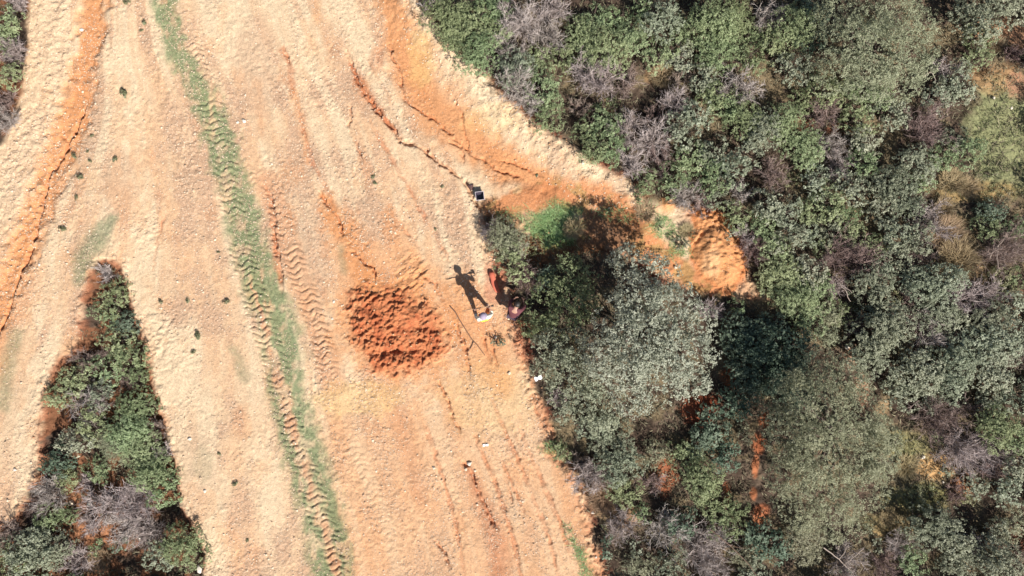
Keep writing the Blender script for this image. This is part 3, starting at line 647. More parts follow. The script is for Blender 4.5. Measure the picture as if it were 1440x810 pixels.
KIND = {'G': ('green_shrub', 'leafy green', 'shrub', 'leafy green shrubs of the scrub'),
        'B': ('grey_green_shrub', 'grey-green', 'shrub', 'grey-green shrubs of the scrub'),
        'K': ('dark_shrub', 'dark green', 'shrub', 'dark green shrubs of the scrub'),
        'Y': ('yellow_green_bush', 'yellow-green low', 'bush', 'yellow-green low bushes'),
        'P': ('olive_bush', 'fine-leaved olive', 'bush', 'fine-leaved olive bushes'),
        'T': ('bare_bush', 'leafless grey', 'bush', 'leafless grey bushes'),
        'R': ('brown_bush', 'leafless brown', 'bush', 'leafless brown bushes'),
        'W': ('dry_grass_tuft', 'dry tan', 'tuft', 'dry grass tufts')}
SHRUBS = """
628,25,34,G 660,45,38,G 692,15,30,G 640,62,22,G 674,82,30,G 702,45,22,G 606,8,16,T 735,30,34,T 772,12,24,T 764,48,26,T 712,66,24,T 722,100,30,B 690,96,14,R
752,66,12,Y 762,86,22,G 792,82,22,G 820,50,30,G 850,72,34,G 835,28,26,G 868,25,24,G 890,55,30,G 720,128,24,T 744,148,20,T 766,128,28,G 770,165,24,G 735,98,20,B
822,100,24,T 850,112,26,T 866,146,18,Y 845,152,16,G 815,152,16,R 845,182,28,G 858,206,28,G 882,180,26,T 820,190,20,G 834,216,22,G 885,232,22,T 906,256,20,G 895,275,14,G
880,120,22,R 905,15,24,G 930,30,30,B 925,78,28,G 930,106,16,W 955,112,18,R 958,80,24,B 965,48,26,G 1000,35,36,G 1035,22,30,G 1010,70,32,G 985,108,26,B 1050,85,26,G
1062,58,20,G 1040,120,28,T 1010,135,28,G 1082,20,22,T 1076,46,16,R 1115,40,34,G 1095,62,28,G 1112,95,28,B 1140,20,26,K 1142,55,24,K 1160,128,28,G 1130,140,22,G
1156,160,26,R 1375,22,42,B 1425,8,28,B 1380,50,24,G 1362,38,14,G 1425,74,13,R 1436,76,10,Y 1328,100,18,T 1348,112,28,B 1322,136,26,B 1356,134,18,B 1308,182,32,R 1340,196,22,B
1358,212,26,G 1322,218,26,G 1290,230,30,B 1255,160,28,B 1230,142,26,G 1205,172,28,G 1214,196,26,B 1172,200,22,T 1132,206,34,G 1152,224,14,Y 1100,172,30,G 1074,182,30,B
1045,165,30,G 1020,152,26,G 1060,207,28,B 1085,242,24,R 1118,252,18,Y 1150,254,28,B 1180,236,22,T 1212,228,24,G 1195,264,28,B 1165,286,28,G 1190,302,22,G 1222,252,24,B
1250,260,30,B 1240,292,26,B 1272,280,30,B 1290,252,26,G 1075,290,26,B 1106,300,26,B 1076,322,24,G 1045,268,18,T 1030,240,28,B 1000,250,26,G 1000,215,28,B 970,220,26,G
955,186,28,B 976,160,26,B 945,148,20,T 922,165,18,R 916,202,26,T 930,234,24,R 950,252,26,G 966,276,22,T 985,286,18,R 1008,272,22,B 1034,300,24,G 1034,322,18,B 1052,330,16,T
1062,352,22,R 1086,350,24,G 1106,336,26,B 1132,328,22,B 1142,300,22,G 1165,322,22,B 1160,345,20,G 1200,330,24,G 1182,362,34,R 1215,366,28,R 1232,344,22,G 1260,328,28,B
1290,335,26,B 1265,360,28,B 1310,310,28,T 1332,328,24,W 1350,362,28,W 1364,380,14,Y 1388,318,22,G 1412,355,36,R 1394,298,20,K 1426,320,20,G 1404,396,26,Y 1430,390,18,G
1390,416,24,T 1360,420,26,T 1105,386,32,G 1136,380,26,B 1120,420,32,G 1090,400,26,G 1150,412,28,G 1164,440,24,P 1135,452,26,G 1172,404,18,T 1225,400,30,B 1240,384,24,B
1205,430,14,Y 1206,456,20,R 1265,416,18,Y 1290,424,22,R 1240,440,28,B 1225,472,34,B 1256,456,32,B 1300,400,34,B 1330,400,32,B 1320,440,32,B 1345,456,26,B 1310,464,28,T
1390,450,32,B 1412,480,34,B 1425,430,24,B 1436,505,20,R 1286,456,18,R 1372,476,28,B 1340,482,20,R
712,338,30,P 700,326,20,T 726,350,20,T 722,374,28,G 748,346,20,Y 690,330,14,T 744,392,24,R 806,322,14,W 905,300,14,W 928,318,11,G 958,344,14,B 965,325,10,W 700,482,11,K 768,392,20,K
1000,438,18,T 1035,432,18,G 1042,470,30,K 1080,500,44,K 1108,540,36,K 1052,540,30,K 1040,505,28,K 1085,455,22,K 1120,490,26,K
1000,596,28,K 985,622,24,K 1030,570,26,K 985,672,32,G 1002,702,26,G 960,642,24,G 1020,640,24,K 1045,612,18,P 870,652,32,B 882,692,26,G 860,618,32,B 835,600,28,B
800,575,22,B 790,560,16,T 790,634,18,G 828,666,26,T 815,650,14,R 850,700,22,W 848,742,9,Y 854,766,17,K 895,770,16,B 878,742,24,T 932,742,28,T 956,736,26,K 905,720,18,G
990,770,34,T 948,790,28,B 900,798,24,P 1020,740,28,G 1044,782,24,P 1062,750,24,K 1086,772,28,K 1002,802,24,T 1062,802,24,B 1035,715,20,G 920,640,24,P 915,680,18,R
1130,762,32,P 1188,792,26,T 1232,768,13,B 1246,794,24,R 1286,792,24,G 1270,742,15,W 1300,738,32,B 1332,752,34,B 1272,768,20,T 1350,782,30,B 1400,790,32,B 1420,742,28,P
1396,755,24,B 1378,770,22,T 1436,782,16,R 1290,700,22,Y 1312,692,18,Y 1345,690,16,R 1330,660,12,B 1372,682,20,B 1396,662,22,R 1420,690,28,B 1430,652,26,B 1366,706,16,Y
1240,662,22,P 1258,628,18,Y 1226,602,26,P 1250,532,28,B 1290,520,34,B 1330,520,34,B 1270,556,24,B 1302,556,22,B 1338,544,26,B 1216,502,30,B 1236,486,24,B 1310,586,34,R 1320,612,20,Y
1346,570,11,Y 1360,500,32,B 1400,520,32,B 1430,560,28,B 1390,560,24,B 1360,574,20,R 1395,600,32,G 1425,612,28,G 1350,640,32,T 1380,626,28,T 1412,648,20,T 1160,470,22,P 1180,440,20,G
1275,655,16,W 1338,255,18,W 1362,262,16,W 1395,245,14,Y 1400,60,12,W 1375,80,20,G 1200,130,20,G 1250,728,12,W 1300,362,20,R 1328,292,14,W
10,30,22,G 22,8,18,T 16,74,20,T 18,106,18,G 10,138,18,R 6,170,20,T 4,58,16,G
145,384,15,T 152,420,24,G 138,440,18,G 165,456,18,K 156,482,24,G 178,506,24,G 112,506,24,R 97,532,24,G 136,520,22,G 165,532,20,R 192,532,16,G 77,560,20,G 110,568,30,T 136,556,20,B
182,576,26,G 172,612,28,G 192,640,28,G 216,606,16,R 206,668,28,G 226,690,24,G 152,630,26,P 120,600,24,G 98,622,22,B 72,652,20,K 82,672,20,G 130,664,18,G 60,696,28,T 42,716,20,R
140,718,30,T 184,710,32,T 170,745,30,T 202,758,22,T 84,730,16,G 158,770,14,K 252,772,28,G 216,792,22,B 30,782,32,B 60,776,28,B 10,792,24,G 90,797,24,T 130,794,16,W 12,748,22,R 110,690,16,T 112,742,18,T 60,732,18,G 128,775,13,G 185,600,16,G 228,640,14,T
"""
plants = []
for tok in SHRUBS.split():
    x, y, r_, k = tok.split(','); plants.append((float(x), float(y), float(r_), k, True))
# the scrub goes on beyond the picture on the right and below
r_ = np.random.default_rng(5)
for x in range(1470, 1640, 48):
    for y in range(-60, 900, 52): plants.append((x + r_.uniform(-14, 14), y + r_.uniform(-14, 14), r_.uniform(26, 38), r_.choice(list('GGBBBTRK')), False))
for x in range(890, 1460, 52):
    plants.append((x + r_.uniform(-14, 14), 842 + r_.uniform(-8, 14), r_.uniform(26, 38), r_.choice(list('GGBBTRP')), False))
    if x % 3: plants.append((x + r_.uniform(-14, 14), -40 + r_.uniform(-8, 6), r_.uniform(26, 36), r_.choice(list('GGBBTRP')), False))
for x in (0, 50, 110, 170, 230): plants.append((x, 846, 32, 'G' if x % 100 else 'T', False))
for y in (20, 90, 150): plants.append((-40, y, 30, 'G', False))

def place_shrubs():
    rr = np.random.default_rng(11)
    dat = []
    for (px, py, rp, k, vis) in plants:
        R = rp / S * (((1.34 if k in 'GBKP' else 1.08) if px < 330 else 1.14) if k in 'GBKPTR' else 1.0); H = R * {'G': 1.05, 'B': 1.15, 'K': 1.15, 'Y': .55, 'P': 1.0, 'T': 1.12, 'R': .9, 'W': .6}[k]
        x, y = W(px, py, H * .6) if vis else W(px, py)
        dat.append((x, y, R, H, k, px, py, vis))
    hs = gh([d[0] for d in dat], [d[1] for d in dat])
    for (x, y, R, H, k, px, py, vis), z in zip(dat, hs):
        sz = 's' if R < .53 else ('m' if R < .82 else 'l')
        lst = TPL[k, sz]; cr, st, R0, H0 = lst[rr.integers(len(lst))]
        s = R / R0; name, look, noun, grp = KIND[k]
        size = 'small' if R < .5 else ('medium' if R < .8 else 'large')
        root = empty(name, (x, y, z - .02), rr.uniform(0, 6.28)); root.scale = (s, s * rr.uniform(.9, 1.1), s * rr.uniform(.88, 1.18))
        root['category'] = noun; root['group'] = grp
        link({'T': 'twigs', 'R': 'twigs', 'W': 'blades'}.get(k, 'foliage'), cr, root)
        if st: link('stems', st, root)
        if vis: later(root, f'{size} {look}', noun, px, py, k)
        else: later(root, f'{look}', noun + ' just outside the picture', px, py, k + 'o')
place_shrubs()

# ------------------------------------------------------------------ the larger trees, each its own crown
def big_tree(name, px, py, lob, kind, label, seed, dens, L, Wd, height, clump=6, holes=.26, tilt=.75, cs=.085, group=None):
    """lob: (px,py,radius px, top z)"""
    r = np.random.default_rng(seed); bx, by = W(px, py, 0); z0 = float(gh(bx, by)[0])
    L_ = []
    for (lx, ly, lr, tz) in lob:
        rad = lr / S * .97; zc = max(tz - rad * .85, rad * .4); x, y = W(lx, ly, zc + rad * .4); L_.append((x - bx, y - by, zc, rad))
        for j in range(3):                       # smaller knobs break the outline
            a = r.uniform(0, 6.28); kr = rad * r.uniform(.35, .5)
            L_.append((x - bx + math.cos(a) * rad * .72, y - by + math.sin(a) * rad * .72, zc + r.uniform(-.1, .5) * rad, kr))
    root = empty(name, (bx, by, z0 - .03)); tag(root, label, 'tree', group)
    link('crown', crown_mesh('crown', L_, M[kind], r, dens, L, Wd, clump, cs, tilt=tilt, holes=holes), root)
    tr = stems_mesh('trunk', [(l[0] * .8, l[1] * .8, l[2] * .72, l[3] * .7) for l in L_[::4]], r, .07 if height > 2.5 else .05); link('trunk', tr, root)
big_tree('tree', 905, 470, [(888,368,26,2.5),(925,395,34,2.7),(900,425,38,3.2),(945,440,40,3.1),(980,455,30,2.6),(870,455,34,3.1),(910,480,44,3.5),(960,490,42,3.2),(990,500,24,2.6),(880,510,42,3.3),(930,530,40,3.0),(972,535,28,2.5),(848,500,30,2.8),(890,555,32,2.5)],
         'V', 'great spreading grey-green tree on the road edge right of the two people', 31, 340, .070, .042, 3.4)
big_tree('tree', 800, 425, [(800,382,24,1.1),(835,384,14,1.2),(775,410,26,1.2),(805,415,30,1.5),(760,440,24,1.1),(795,450,28,1.4),(825,430,22,1.4),(745,455,18,1.0)],
         'G', 'green leafy tree close beside the person in dark clothes', 32, 340, .066, .038, 2.1)
big_tree('tree', 790, 520, [(775,490,26,1.7),(805,490,28,1.9),(770,520,22,1.5),(800,525,30,2.0),(835,530,30,2.2),(820,560,30,2.0),(850,570,30,2.1),(785,550,18,1.4),(845,595,20,1.7)],
         'B', 'grey-green tree at the road edge below the green leafy tree', 33, 320, .068, .040, 2.2)
big_tree('tree', 1175, 610, [(1155,520,30,2.3),(1185,540,36,2.9),(1130,560,34,2.8),(1165,585,44,3.5),(1210,590,38,3.0),(1120,615,38,2.9),(1165,640,46,3.6),(1215,640,40,3.1),(1120,670,36,2.8),(1165,695,44,3.2),(1215,690,38,2.8),(1130,715,34,2.4),(1180,735,34,2.4),(1245,620,28,2.3),(1095,590,24,2.2)],
         'P', 'widest tree, fine-textured and olive-coloured, low in the right-hand scrub', 34, 430, .065, .024, 3.5, 6, .14, .75, .07)
big_tree('tree', 1230, 65, [(1180,20,30,1.9),(1220,20,38,2.4),(1262,15,38,2.4),(1295,35,30,2.1),(1195,60,38,2.5),(1240,65,44,2.8),(1285,75,34,2.3),(1180,100,34,2.0),(1222,108,36,2.3),(1265,110,34,2.1),(1300,95,18,1.5)],
         'P', 'fine-textured olive-coloured tree against the top edge of the picture', 35, 430, .065, .024, 2.7, 6, .14, .75, .07)

# ------------------------------------------------------------------ grass and gravel (nobody could count them)
def blades(name, pxy, mat, h, wd, r, lean=.5):
    x = (pxy[:, 0] - 720) / S; y = (405 - pxy[:, 1]) / S; z = gh(x, y) - .005; n = len(x)
    a = r.uniform(0, 2 * np.pi, n); side = np.stack([np.cos(a), np.sin(a), np.zeros(n)], 1)
    b = np.stack([x, y, z], 1); H = h * r.uniform(.5, 1.3, n)
    t = b + np.stack([r.normal(0, lean, n) * H, r.normal(0, lean, n) * H, H], 1); m = (b + t) / 2 + np.array([0, 0, 1]) * (H * .12)[:, None]
    hw = (wd * r.uniform(.6, 1.3, n))[:, None] * .5
    v = np.stack([b - side * hw, b + side * hw, m + side * hw * .8, m - side * hw * .8, t + side * hw * .15, t - side * hw * .15], 1).reshape(-1, 3)
    i = np.arange(n)[:, None] * 6; f = np.vstack([i + [0, 1, 2, 3], i + [3, 2, 4, 5]])
    me = mesh_np(name, v, f, mat, np.repeat(np.clip(r.normal(.5, .22, n), 0, 1), 6))
    o = link(name, me); o['kind'] = 'stuff'; return o
def scatter(n, x0, x1, y0, y1, fn, r):
    p = np.stack([r.uniform(x0, x1, n), r.uniform(y0, y1, n)], 1); m = fn(p[:, 0], p[:, 1]); return p[r.random(n) < m]
r = np.random.default_rng(21)
p1 = scatter(150000, 580, 1560, -40, 880, lambda x, y: (sdf(x, y, FOREST, 5, 3, 70) < -3) * (.25 + .75 * ss(.4, .6, fbm(x / 18, y / 18, 71, 3))) *
     (1 - blob(x, y, 1008, 352, 46, 64)) * (1 - blob(x, y, 1066, 660, 10, 80)) * (1 - blob(x, y, 985, 575, 26, 26)), r)
p2 = scatter(24000, -40, 300, 350, 860, lambda x, y: (sdf(x, y, ISLAND, 5, 9, 60) < -6) * ss(.45, .55, fbm(x / 18, y / 18, 72, 3)), r)
o = blades('undergrowth', np.vstack([p1, p2]), M['under'], .10, .028, r, .9); tag(o, 'litter and low dry growth covering the ground between the shrubs', 'undergrowth')
def yel(x, y): return blob(x, y, 1410, 200, 55, 95) + blob(x, y, 1262, 628, 36, 16) + blob(x, y, 1290, 700, 44, 18) + blob(x, y, 1345, 350, 26, 46) + blob(x, y, 1230, 738, 22, 14) + blob(x, y, 1370, 268, 60, 16)
p = scatter(110000, 1180, 1480, 60, 790, lambda x, y: np.clip(yel(x, y), 0, 1) * ss(.36, .55, fbm(x / 14, y / 14, 73, 3)) * .8, r)
o = blades('pale_grass', p, M['Y'], .07, .014, r, .7); tag(o, 'short yellowish grass on the clearings among the right-hand scrub', 'grass')
def grn(x, y): return np.clip(blob(x, y, 782, 318, 40, 34, 3) * 1.0 + stroke(x, y, [(806,762),(815,775),(824,800),(832,830)], [5,7,8,9], .5) + stroke(x, y, [(796,742),(800,748)], [5,5], .6) * .4
     + blob(x, y, 930, 320, 18, 18) + blob(x, y, 955, 345, 22, 22) * .6 + blob(x, y, 880, 300, 50, 12) * .45 + blob(x, y, 730, 312, 40, 20) * .35 + blob(x, y, 780, 630, 20, 12), 0, 1)
p = scatter(150000, 690, 990, 260, 850, lambda x, y: grn(x, y) * ss(.30, .5, fbm(x / 9, y / 9, 74, 3)), r)
o = blades('grass', p, M['grass'], .07, .014, r, 1.7); tag(o, 'bright fresh green grass in the gully and along the lower road edge', 'grass')
def film(x, y):
    m = .8 * stroke(x, y, GREEN, np.array(GREENW) * 1.1, .45, 8) * ss(.3, .55, fbm(x / 9, y / 16, 50, 3)) * (1 - .9 * stroke(x, y, TRACKS[0][0][6:], [2,6,7,8,8,8,9,9,6], .5, 3))
    return np.clip(m + .5 * stroke(x, y, [(160,308),(138,335),(118,362),(112,392)], [6,13,12,8], .8) + .3 * stroke(x, y, [(22,470),(8,520),(4,570)], [8,9,8], .8) + .25 * stroke(x, y, [(330,490),(345,530)], [6,7], .8), 0, 1)
p = scatter(330000, -20, 500, -30, 840, film, r)
o = blades('thin_grass', p, M['film'], .028, .012, r, 1.0); tag(o, 'sparse short green grass sprouting along the tyre-marked stripe', 'grass')

def ico():
    t = (1 + 5 ** .5) / 2
    v = np.array([(-1,t,0),(1,t,0),(-1,-t,0),(1,-t,0),(0,-1,t),(0,1,t),(0,-1,-t),(0,1,-t),(t,0,-1),(t,0,1),(-t,0,-1),(-t,0,1)]) / math.hypot(1, t)
    f = np.array([(0,11,5),(0,5,1),(0,1,7),(0,7,10),(0,10,11),(1,5,9),(5,11,4),(11,10,2),(10,7,6),(7,1,8),(3,9,4),(3,4,2),(3,2,6),(3,6,8),(3,8,9),(4,9,5),(2,4,11),(6,2,10),(8,6,7),(9,8,1)])
    return v, f
def pebbles(name, pxy, size, mat, r, flat=.6):
    iv, jf = ico(); n = len(pxy); x = (pxy[:, 0] - 720) / S; y = (405 - pxy[:, 1]) / S; z = gh(x, y)
    sc_ = size[:, None, None] * r.uniform(.6, 1.15, (n, 1, 3)) * np.array([1, 1, flat]); V = iv[None] * (1 + r.normal(0, .13, (n, 12, 1))) * sc_
    a = r.uniform(0, 6.28, n); ca, sa = np.cos(a)[:, None], np.sin(a)[:, None]
    V = np.stack([V[:, :, 0] * ca - V[:, :, 1] * sa, V[:, :, 0] * sa + V[:, :, 1] * ca, V[:, :, 2]], 2) + np.stack([x, y, z + size * .12], 1)[:, None, :]
    f = (jf[None] + np.arange(n)[:, None, None] * 12).reshape(-1, 3)
    return link(name, mesh_np(name, V.reshape(-1, 3), f, mat, np.repeat(r.random(n), 12)))
def stone_var(name, a, b):
    m, t, p = newmat(name); at = t.nodes.new('ShaderNodeAttribute'); at.attribute_name = 'Tint'
    rp = t.nodes.new('ShaderNodeValToRGB'); rp.color_ramp.elements[0].color = (*a, 1); rp.color_ramp.elements[1].color = (*b, 1)
    t.links.new(at.outputs['Fac'], rp.inputs[0]); t.links.new(rp.outputs[0], p.inputs['Base Color']); p.inputs['Roughness'].default_value = .9; return m
M['gravel'] = stone_var('gravel', (.38, .26, .17), (.66, .53, .39)); M['clods'] = stone_var('clay_clods', (.32, .15, .075), (.58, .34, .18))
M['grit'] = stone_var('grit', (.17, .10, .06), (.40, .27, .17))
def openm(x, y):
    m = (x < 700 + (y > 420) * 400) * (1 - .85 * stroke(x, y, [(540,-30),(560,40),(585,110),(615,155),(655,195),(705,228),(770,255)], [14,22,26,27,27,22,14], .6)) * (sdf(x, y, FOREST, 5, 3, 70) > 2) * (sdf(x, y, ISLAND, 5, 9, 60) > 2) * (sdf(x, y, CORNER, 4, 15, 40) > 2) * (sdf(x, y, PILE, 6, 21, 40) > 4)
    return m * np.clip(.12 + ss(.42, .62, fbm(x / 30, y / 45, 47, 4) * .6 + fbm(lanes(x, y) / 20, y / 190, 44, 4) * .4), 0, 1)
p = scatter(130000, -20, 900, -20, 840, openm, r)
o = pebbles('gravel', p, .011 + .015 * r.random(len(p)) ** 2 + .028 * (r.random(len(p)) > .95) * r.random(len(p)), M['gravel'], r); o['kind'] = 'stuff'; tag(o, 'pale gravel strewn over the bare track', 'gravel')
p = scatter(16000, -20, 900, -20, 840, openm, r)
o = pebbles('dark_grit', p, .008 + .016 * r.random(len(p)) ** 2, M['grit'], r); o['kind'] = 'stuff'; tag(o, 'brown grit and small earth crumbs over the bare track', 'grit')
p = scatter(5000, -20, 900, -20, 840, openm, r)
o = blades('dry_stalks', p, M['W'], .05, .010, r, 2.5); tag(o, 'dry stalks and straw bits strewn on the bare track', 'straw')
def clodm(x, y):
    f1 = sdf(x, y, PILE, 6, 21, 40); f2 = sdf(x, y, FOREST, 5, 3, 70); f3 = sdf(x, y, ISLAND, 5, 9, 60)
    hx = (x - 1008) * .93 + (y - 352) * -.36; hy = (x - 1008) * .36 + (y - 352) * .93
    return np.clip((f1 < 2) * .6 + np.exp(-((f2 - 1) / 8.) ** 2) * (x < 1060) * .5 + np.exp(-(f3 / 6.) ** 2) * .4 + (np.hypot(hx / 40, hy / 66) < .95) * .35 + blob(x, y, 578, 385, 24, 28, 5) * .3, 0, 1)
p = scatter(60000, -20, 1080, -20, 840, clodm, r)
o = pebbles('clay_crumbs', p, .010 + .030 * r.random(len(p)) ** 3, M['clods'], r, .75); o['kind'] = 'stuff'; tag(o, 'crumbs and clods of red clay on the pile, heap and broken edges', 'clay')
p = scatter(9000, 560, 920, -20, 300, lambda x, y: (polydist(x, y, E_BANK, 70)[0] < 55) * (sdf(x, y, FOREST, 5, 3, 70) > 1) * .8, r)
p = np.vstack([p, scatter(4000, -20, 100, -20, 420, lambda x, y: (sdf(x, y, CORNER, 4, 15, 40) > 2) * .5, r)])
o = pebbles('bank_crumbs', p, .010 + .032 * r.random(len(p)) ** 3, M['gravel'], r, .7); o['kind'] = 'stuff'; tag(o, 'cream lumps of dried earth on the eroded banks', 'earth')

# ------------------------------------------------------------------ countable stones, weeds, branches
def rock_mesh(r, mat):
    iv, jf = ico(); v = list(map(tuple, iv)); f = [tuple(t) for t in jf]; cache = {}
    def mid(a, b):
        k = (min(a, b), max(a, b))
        if k not in cache:
            m = (np.array(v[a]) + np.array(v[b])) / 2; v.append(tuple(m / np.linalg.norm(m))); cache[k] = len(v) - 1
        return cache[k]
    nf = []
    for a, b, c in f:
        ab, bc, ca = mid(a, b), mid(b, c), mid(c, a); nf += [(a, ab, ca), (b, bc, ab), (c, ca, bc), (ab, bc, ca)]
    V = np.array(v)
    for _ in range(7):                                # cut planes give facets
        n = nrm(r.normal(size=(1, 3)))[0]; d = r.uniform(.62, .85); e = V @ n - d; V = V - np.outer(np.maximum(e, 0), n)
    V *= 1 + r.normal(0, .02, (len(V), 1)); V *= np.array([1, r.uniform(.65, .9), r.uniform(.5, .7)])
    return mesh_py('stone', V, nf, mat)
rocks = [rock_mesh(np.random.default_rng(50 + i), M['white_stone'] if i < 2 else M['stone']) for i in range(4)]
for n_, (px, py, rp, k, look) in enumerate([
   (113,41,3.6,0,'white rounded'),(818,232,3.0,0,'white'),(118,714,7,1,'large white'),(90,712,6,2,'cream'),(278,804,8,1,'flat white'),(267,617,3.4,0,'white'),(289,690,3,1,'whitish'),
   (833,720,3,0,'white'),(697,474,2.6,1,'small white'),(343,170,3.4,1,'whitish'),(334,172,2.6,0,'white'),(294,72,2.6,2,'pale'),(22,660,3.2,1,'whitish'),(115,792,4,2,'cream'),
   (188,762,3.2,0,'white'),(140,728,3,2,'cream'),(1364,140,2.6,0,'white'),(1318,160,2.4,0,'white'),(1422,152,2.6,1,'whitish'),(1396,138,2.4,1,'whitish'),(1296,642,4,1,'whitish'),(1278,655,2.2,0,'white'),
   (1190,488,4,1,'whitish'),(1212,535,3,1,'whitish'),(950,376,3.6,2,'cream'),(716,525,3.4,2,'cream'),(610,658,3.4,2,'cream'),(660,652,4,1,'whitish'),(655,660,3,2,'cream'),(668,662,2.6,2,'cream'),
   (470,424,2.6,0,'white'),(468,448,2.2,1,'whitish'),(762,752,0,0,''),(1228,620,2.4,0,'white'),(905,300,2.6,2,'cream'),(55,372,2.4,0,'white'),(96,354,2.2,1,'whitish'),(838,783,2.2,0,'white'),(1326,678,2.4,0,'white')]):
    if rp == 0: continue
    x, y = W(px, py); z = float(gh(x, y)[0]); s_ = rp / S * .98
    o = link('stone', rocks[k], None, (x, y, z + s_ * .12), (0, 0, n_ * 1.3), (s_, s_, s_)); o['category'] = 'stone'; o['group'] = 'loose stones'
    later(o, look, 'stone', px, py, 'S')

def weed_meshes(r, R, H):
    n = 70; a = r.uniform(0, 6.28, n); d = r.random(n) ** .6
    d = d * (.55 + .6 * vn(a * 1.3 + 3, a * 0 + R * 7, 5)); c = np.stack([np.cos(a) * d * R * 1.25, np.sin(a) * d * R * .8, H * (1 - .5 * d ** 2) * r.uniform(.3, 1, n)], 1)
    nn = nrm(np.stack([c[:, 0], c[:, 1], np.full(n, R)], 1) + r.normal(size=(n, 3)) * R * .5)
    v, f = leaf_quads(c, nn, .06 * r.uniform(.7, 1.3, n), .026, r); v[:, 2] = np.maximum(v[:, 2], .004)
    lf = mesh_np('leaves', v, f, M['weed'], np.repeat(r.uniform(.1, .9, n), 4))
    P = np.linspace(0, 1, 4)[None, :, None] * (c[::7] * .95)[:, None, :]
    vs, fs = tubes(P, np.full((len(P), 4), .004), 4); return lf, mesh_np('stalks', vs, fs, M['bark'])
wt = [weed_meshes(np.random.default_rng(70 + i), .10, .09) for i in range(3)]
for n_, (px, py, rp) in enumerate([(178,3,5),(203,32,4),(198,42,3),(173,130,6.5),(127,190,3),(101,218,5),(122,212,2.5),(126,226,3),(161,224,4.5),(112,248,5),(107,277,4),(86,321,5.5),(263,423,3.5),(318,424,5),
    (278,471,6),(271,495,3.5),(225,424,4),(331,680,4.5),(308,638,3),(524,248,3.5),(527,257,3.5),(347,760,3),(305,354,2.5),(755,246,3),(622,262,3),(612,322,2.5)]):
    x, y = W(px, py, .06); z = float(gh(x, y)[0]); s_ = rp / S / .10 * .95
    root = empty('weed', (x, y, z), n_ * 1.7); root.scale = (s_, s_, s_); root['category'] = 'weed'; root['group'] = 'lone weeds on the bare track'
    lf, stl = wt[n_ % 3]; link('leaves', lf, root); link('stalks', stl, root)
    later(root, 'low dark green' if rp > 3.2 else 'tiny dark green', 'weed on bare soil', px, py, 'w')

def branch(name, px_pts, rad, mat, label, zs=None, subs=(), seed=1, cat='branch', group=None, lift=.03):
    r = np.random.default_rng(seed); P = []; Rr = []
    for j, pts in enumerate([px_pts] + list(subs)):
        pts = np.array(pts, float); K = 9; t = np.linspace(0, len(pts) - 1, K)
        q = np.stack([np.interp(t, np.arange(len(pts)), pts[:, 0]), np.interp(t, np.arange(len(pts)), pts[:, 1])], 1)
        q[1:-1] += r.normal(0, .5, (K - 2, 2)); zz = np.interp(t, np.arange(len(pts)), pts[:, 2]) if pts.shape[1] > 2 else np.zeros(K)
        xy = np.array([W(a, b, c) for (a, b), c in zip(q, zz)])
        if not zz.any(): zz = gh(xy[:, 0], xy[:, 1]) + lift
        P.append(np.column_stack([xy, zz])); Rr.append(rad * (1 if j == 0 else .7) * np.linspace(1, .45, K))
    v, f = tubes(np.array(P), np.array(Rr), 6); c = v.mean(0); c[2] = v[:, 2].min()
    o = link(name, mesh_np(name, v - c, f, mat, smooth=True), None, tuple(c)); tag(o, label, cat, group)
branch('forked_stick', [(633,431),(650,456),(667,480),(682,500)], .022, M['darkstick'], 'long thin forked stick lying on the orange soil below the person in yellow', subs=[[(667,480),(661,490),(655,497)]], seed=3, cat='stick')
branch('fallen_branch', [(1158,770,1.0),(1180,786,.9),(1200,806,.7)], .022, M['deadwood'], 'thick pale dead branch falling toward the lower edge', subs=[[(1180,786,.9),(1186,780,1.0),(1190,770,1.05)]], seed=4)
branch('fallen_branch', [(1214,772,1.0),(1198,785,.95),(1184,797,.85)], .020, M['deadwood'], 'pale dead branch crossing a thicker one near the lower edge', seed=5)
branch('fallen_branch', [(1000,745,.9),(1025,765,.9),(1050,790,.8),(1066,812,.6)], .02, M['darkstick'], 'long brown dead branch slanting through grey bushes at the lower edge', subs=[[(1025,765,.9),(1040,770,.95),(1052,772,1.0)]], seed=6)
branch('fallen_branch', [(1297,108,.8),(1310,101,.9),(1322,96,.8)], .02, M['deadwood'], 'pale dead branch beside the olive tree at the top edge', subs=[[(1310,101,.9),(1315,108,.8),(1316,116,.7)]], seed=7)
branch('fallen_branch', [(1392,362,.7),(1404,345,.8),(1420,326,.7)], .02, M['deadwood'], 'pale dead branch in the brown bush at the right edge', subs=[[(1404,345,.8),(1402,360,.8),(1404,376,.7)]], seed=8)
branch('fallen_branch', [(1180,398,.6),(1190,410,.7),(1196,424,.5)], .02, M['deadwood'], 'pale bent dead branch in the middle of the right scrub', subs=[[(1180,398,.6),(1188,402,.7),(1198,412,.6)]], seed=9)
branch('fallen_branch', [(734,146,.5),(726,158,.6),(716,166,.4)], .016, M['deadwood'], 'pale dead branch at the scrub edge by the right bank', subs=[[(726,158,.6),(740,160,.6),(748,158,.5)],[(734,146,.5),(720,150,.5),(708,152,.4)]], seed=10)

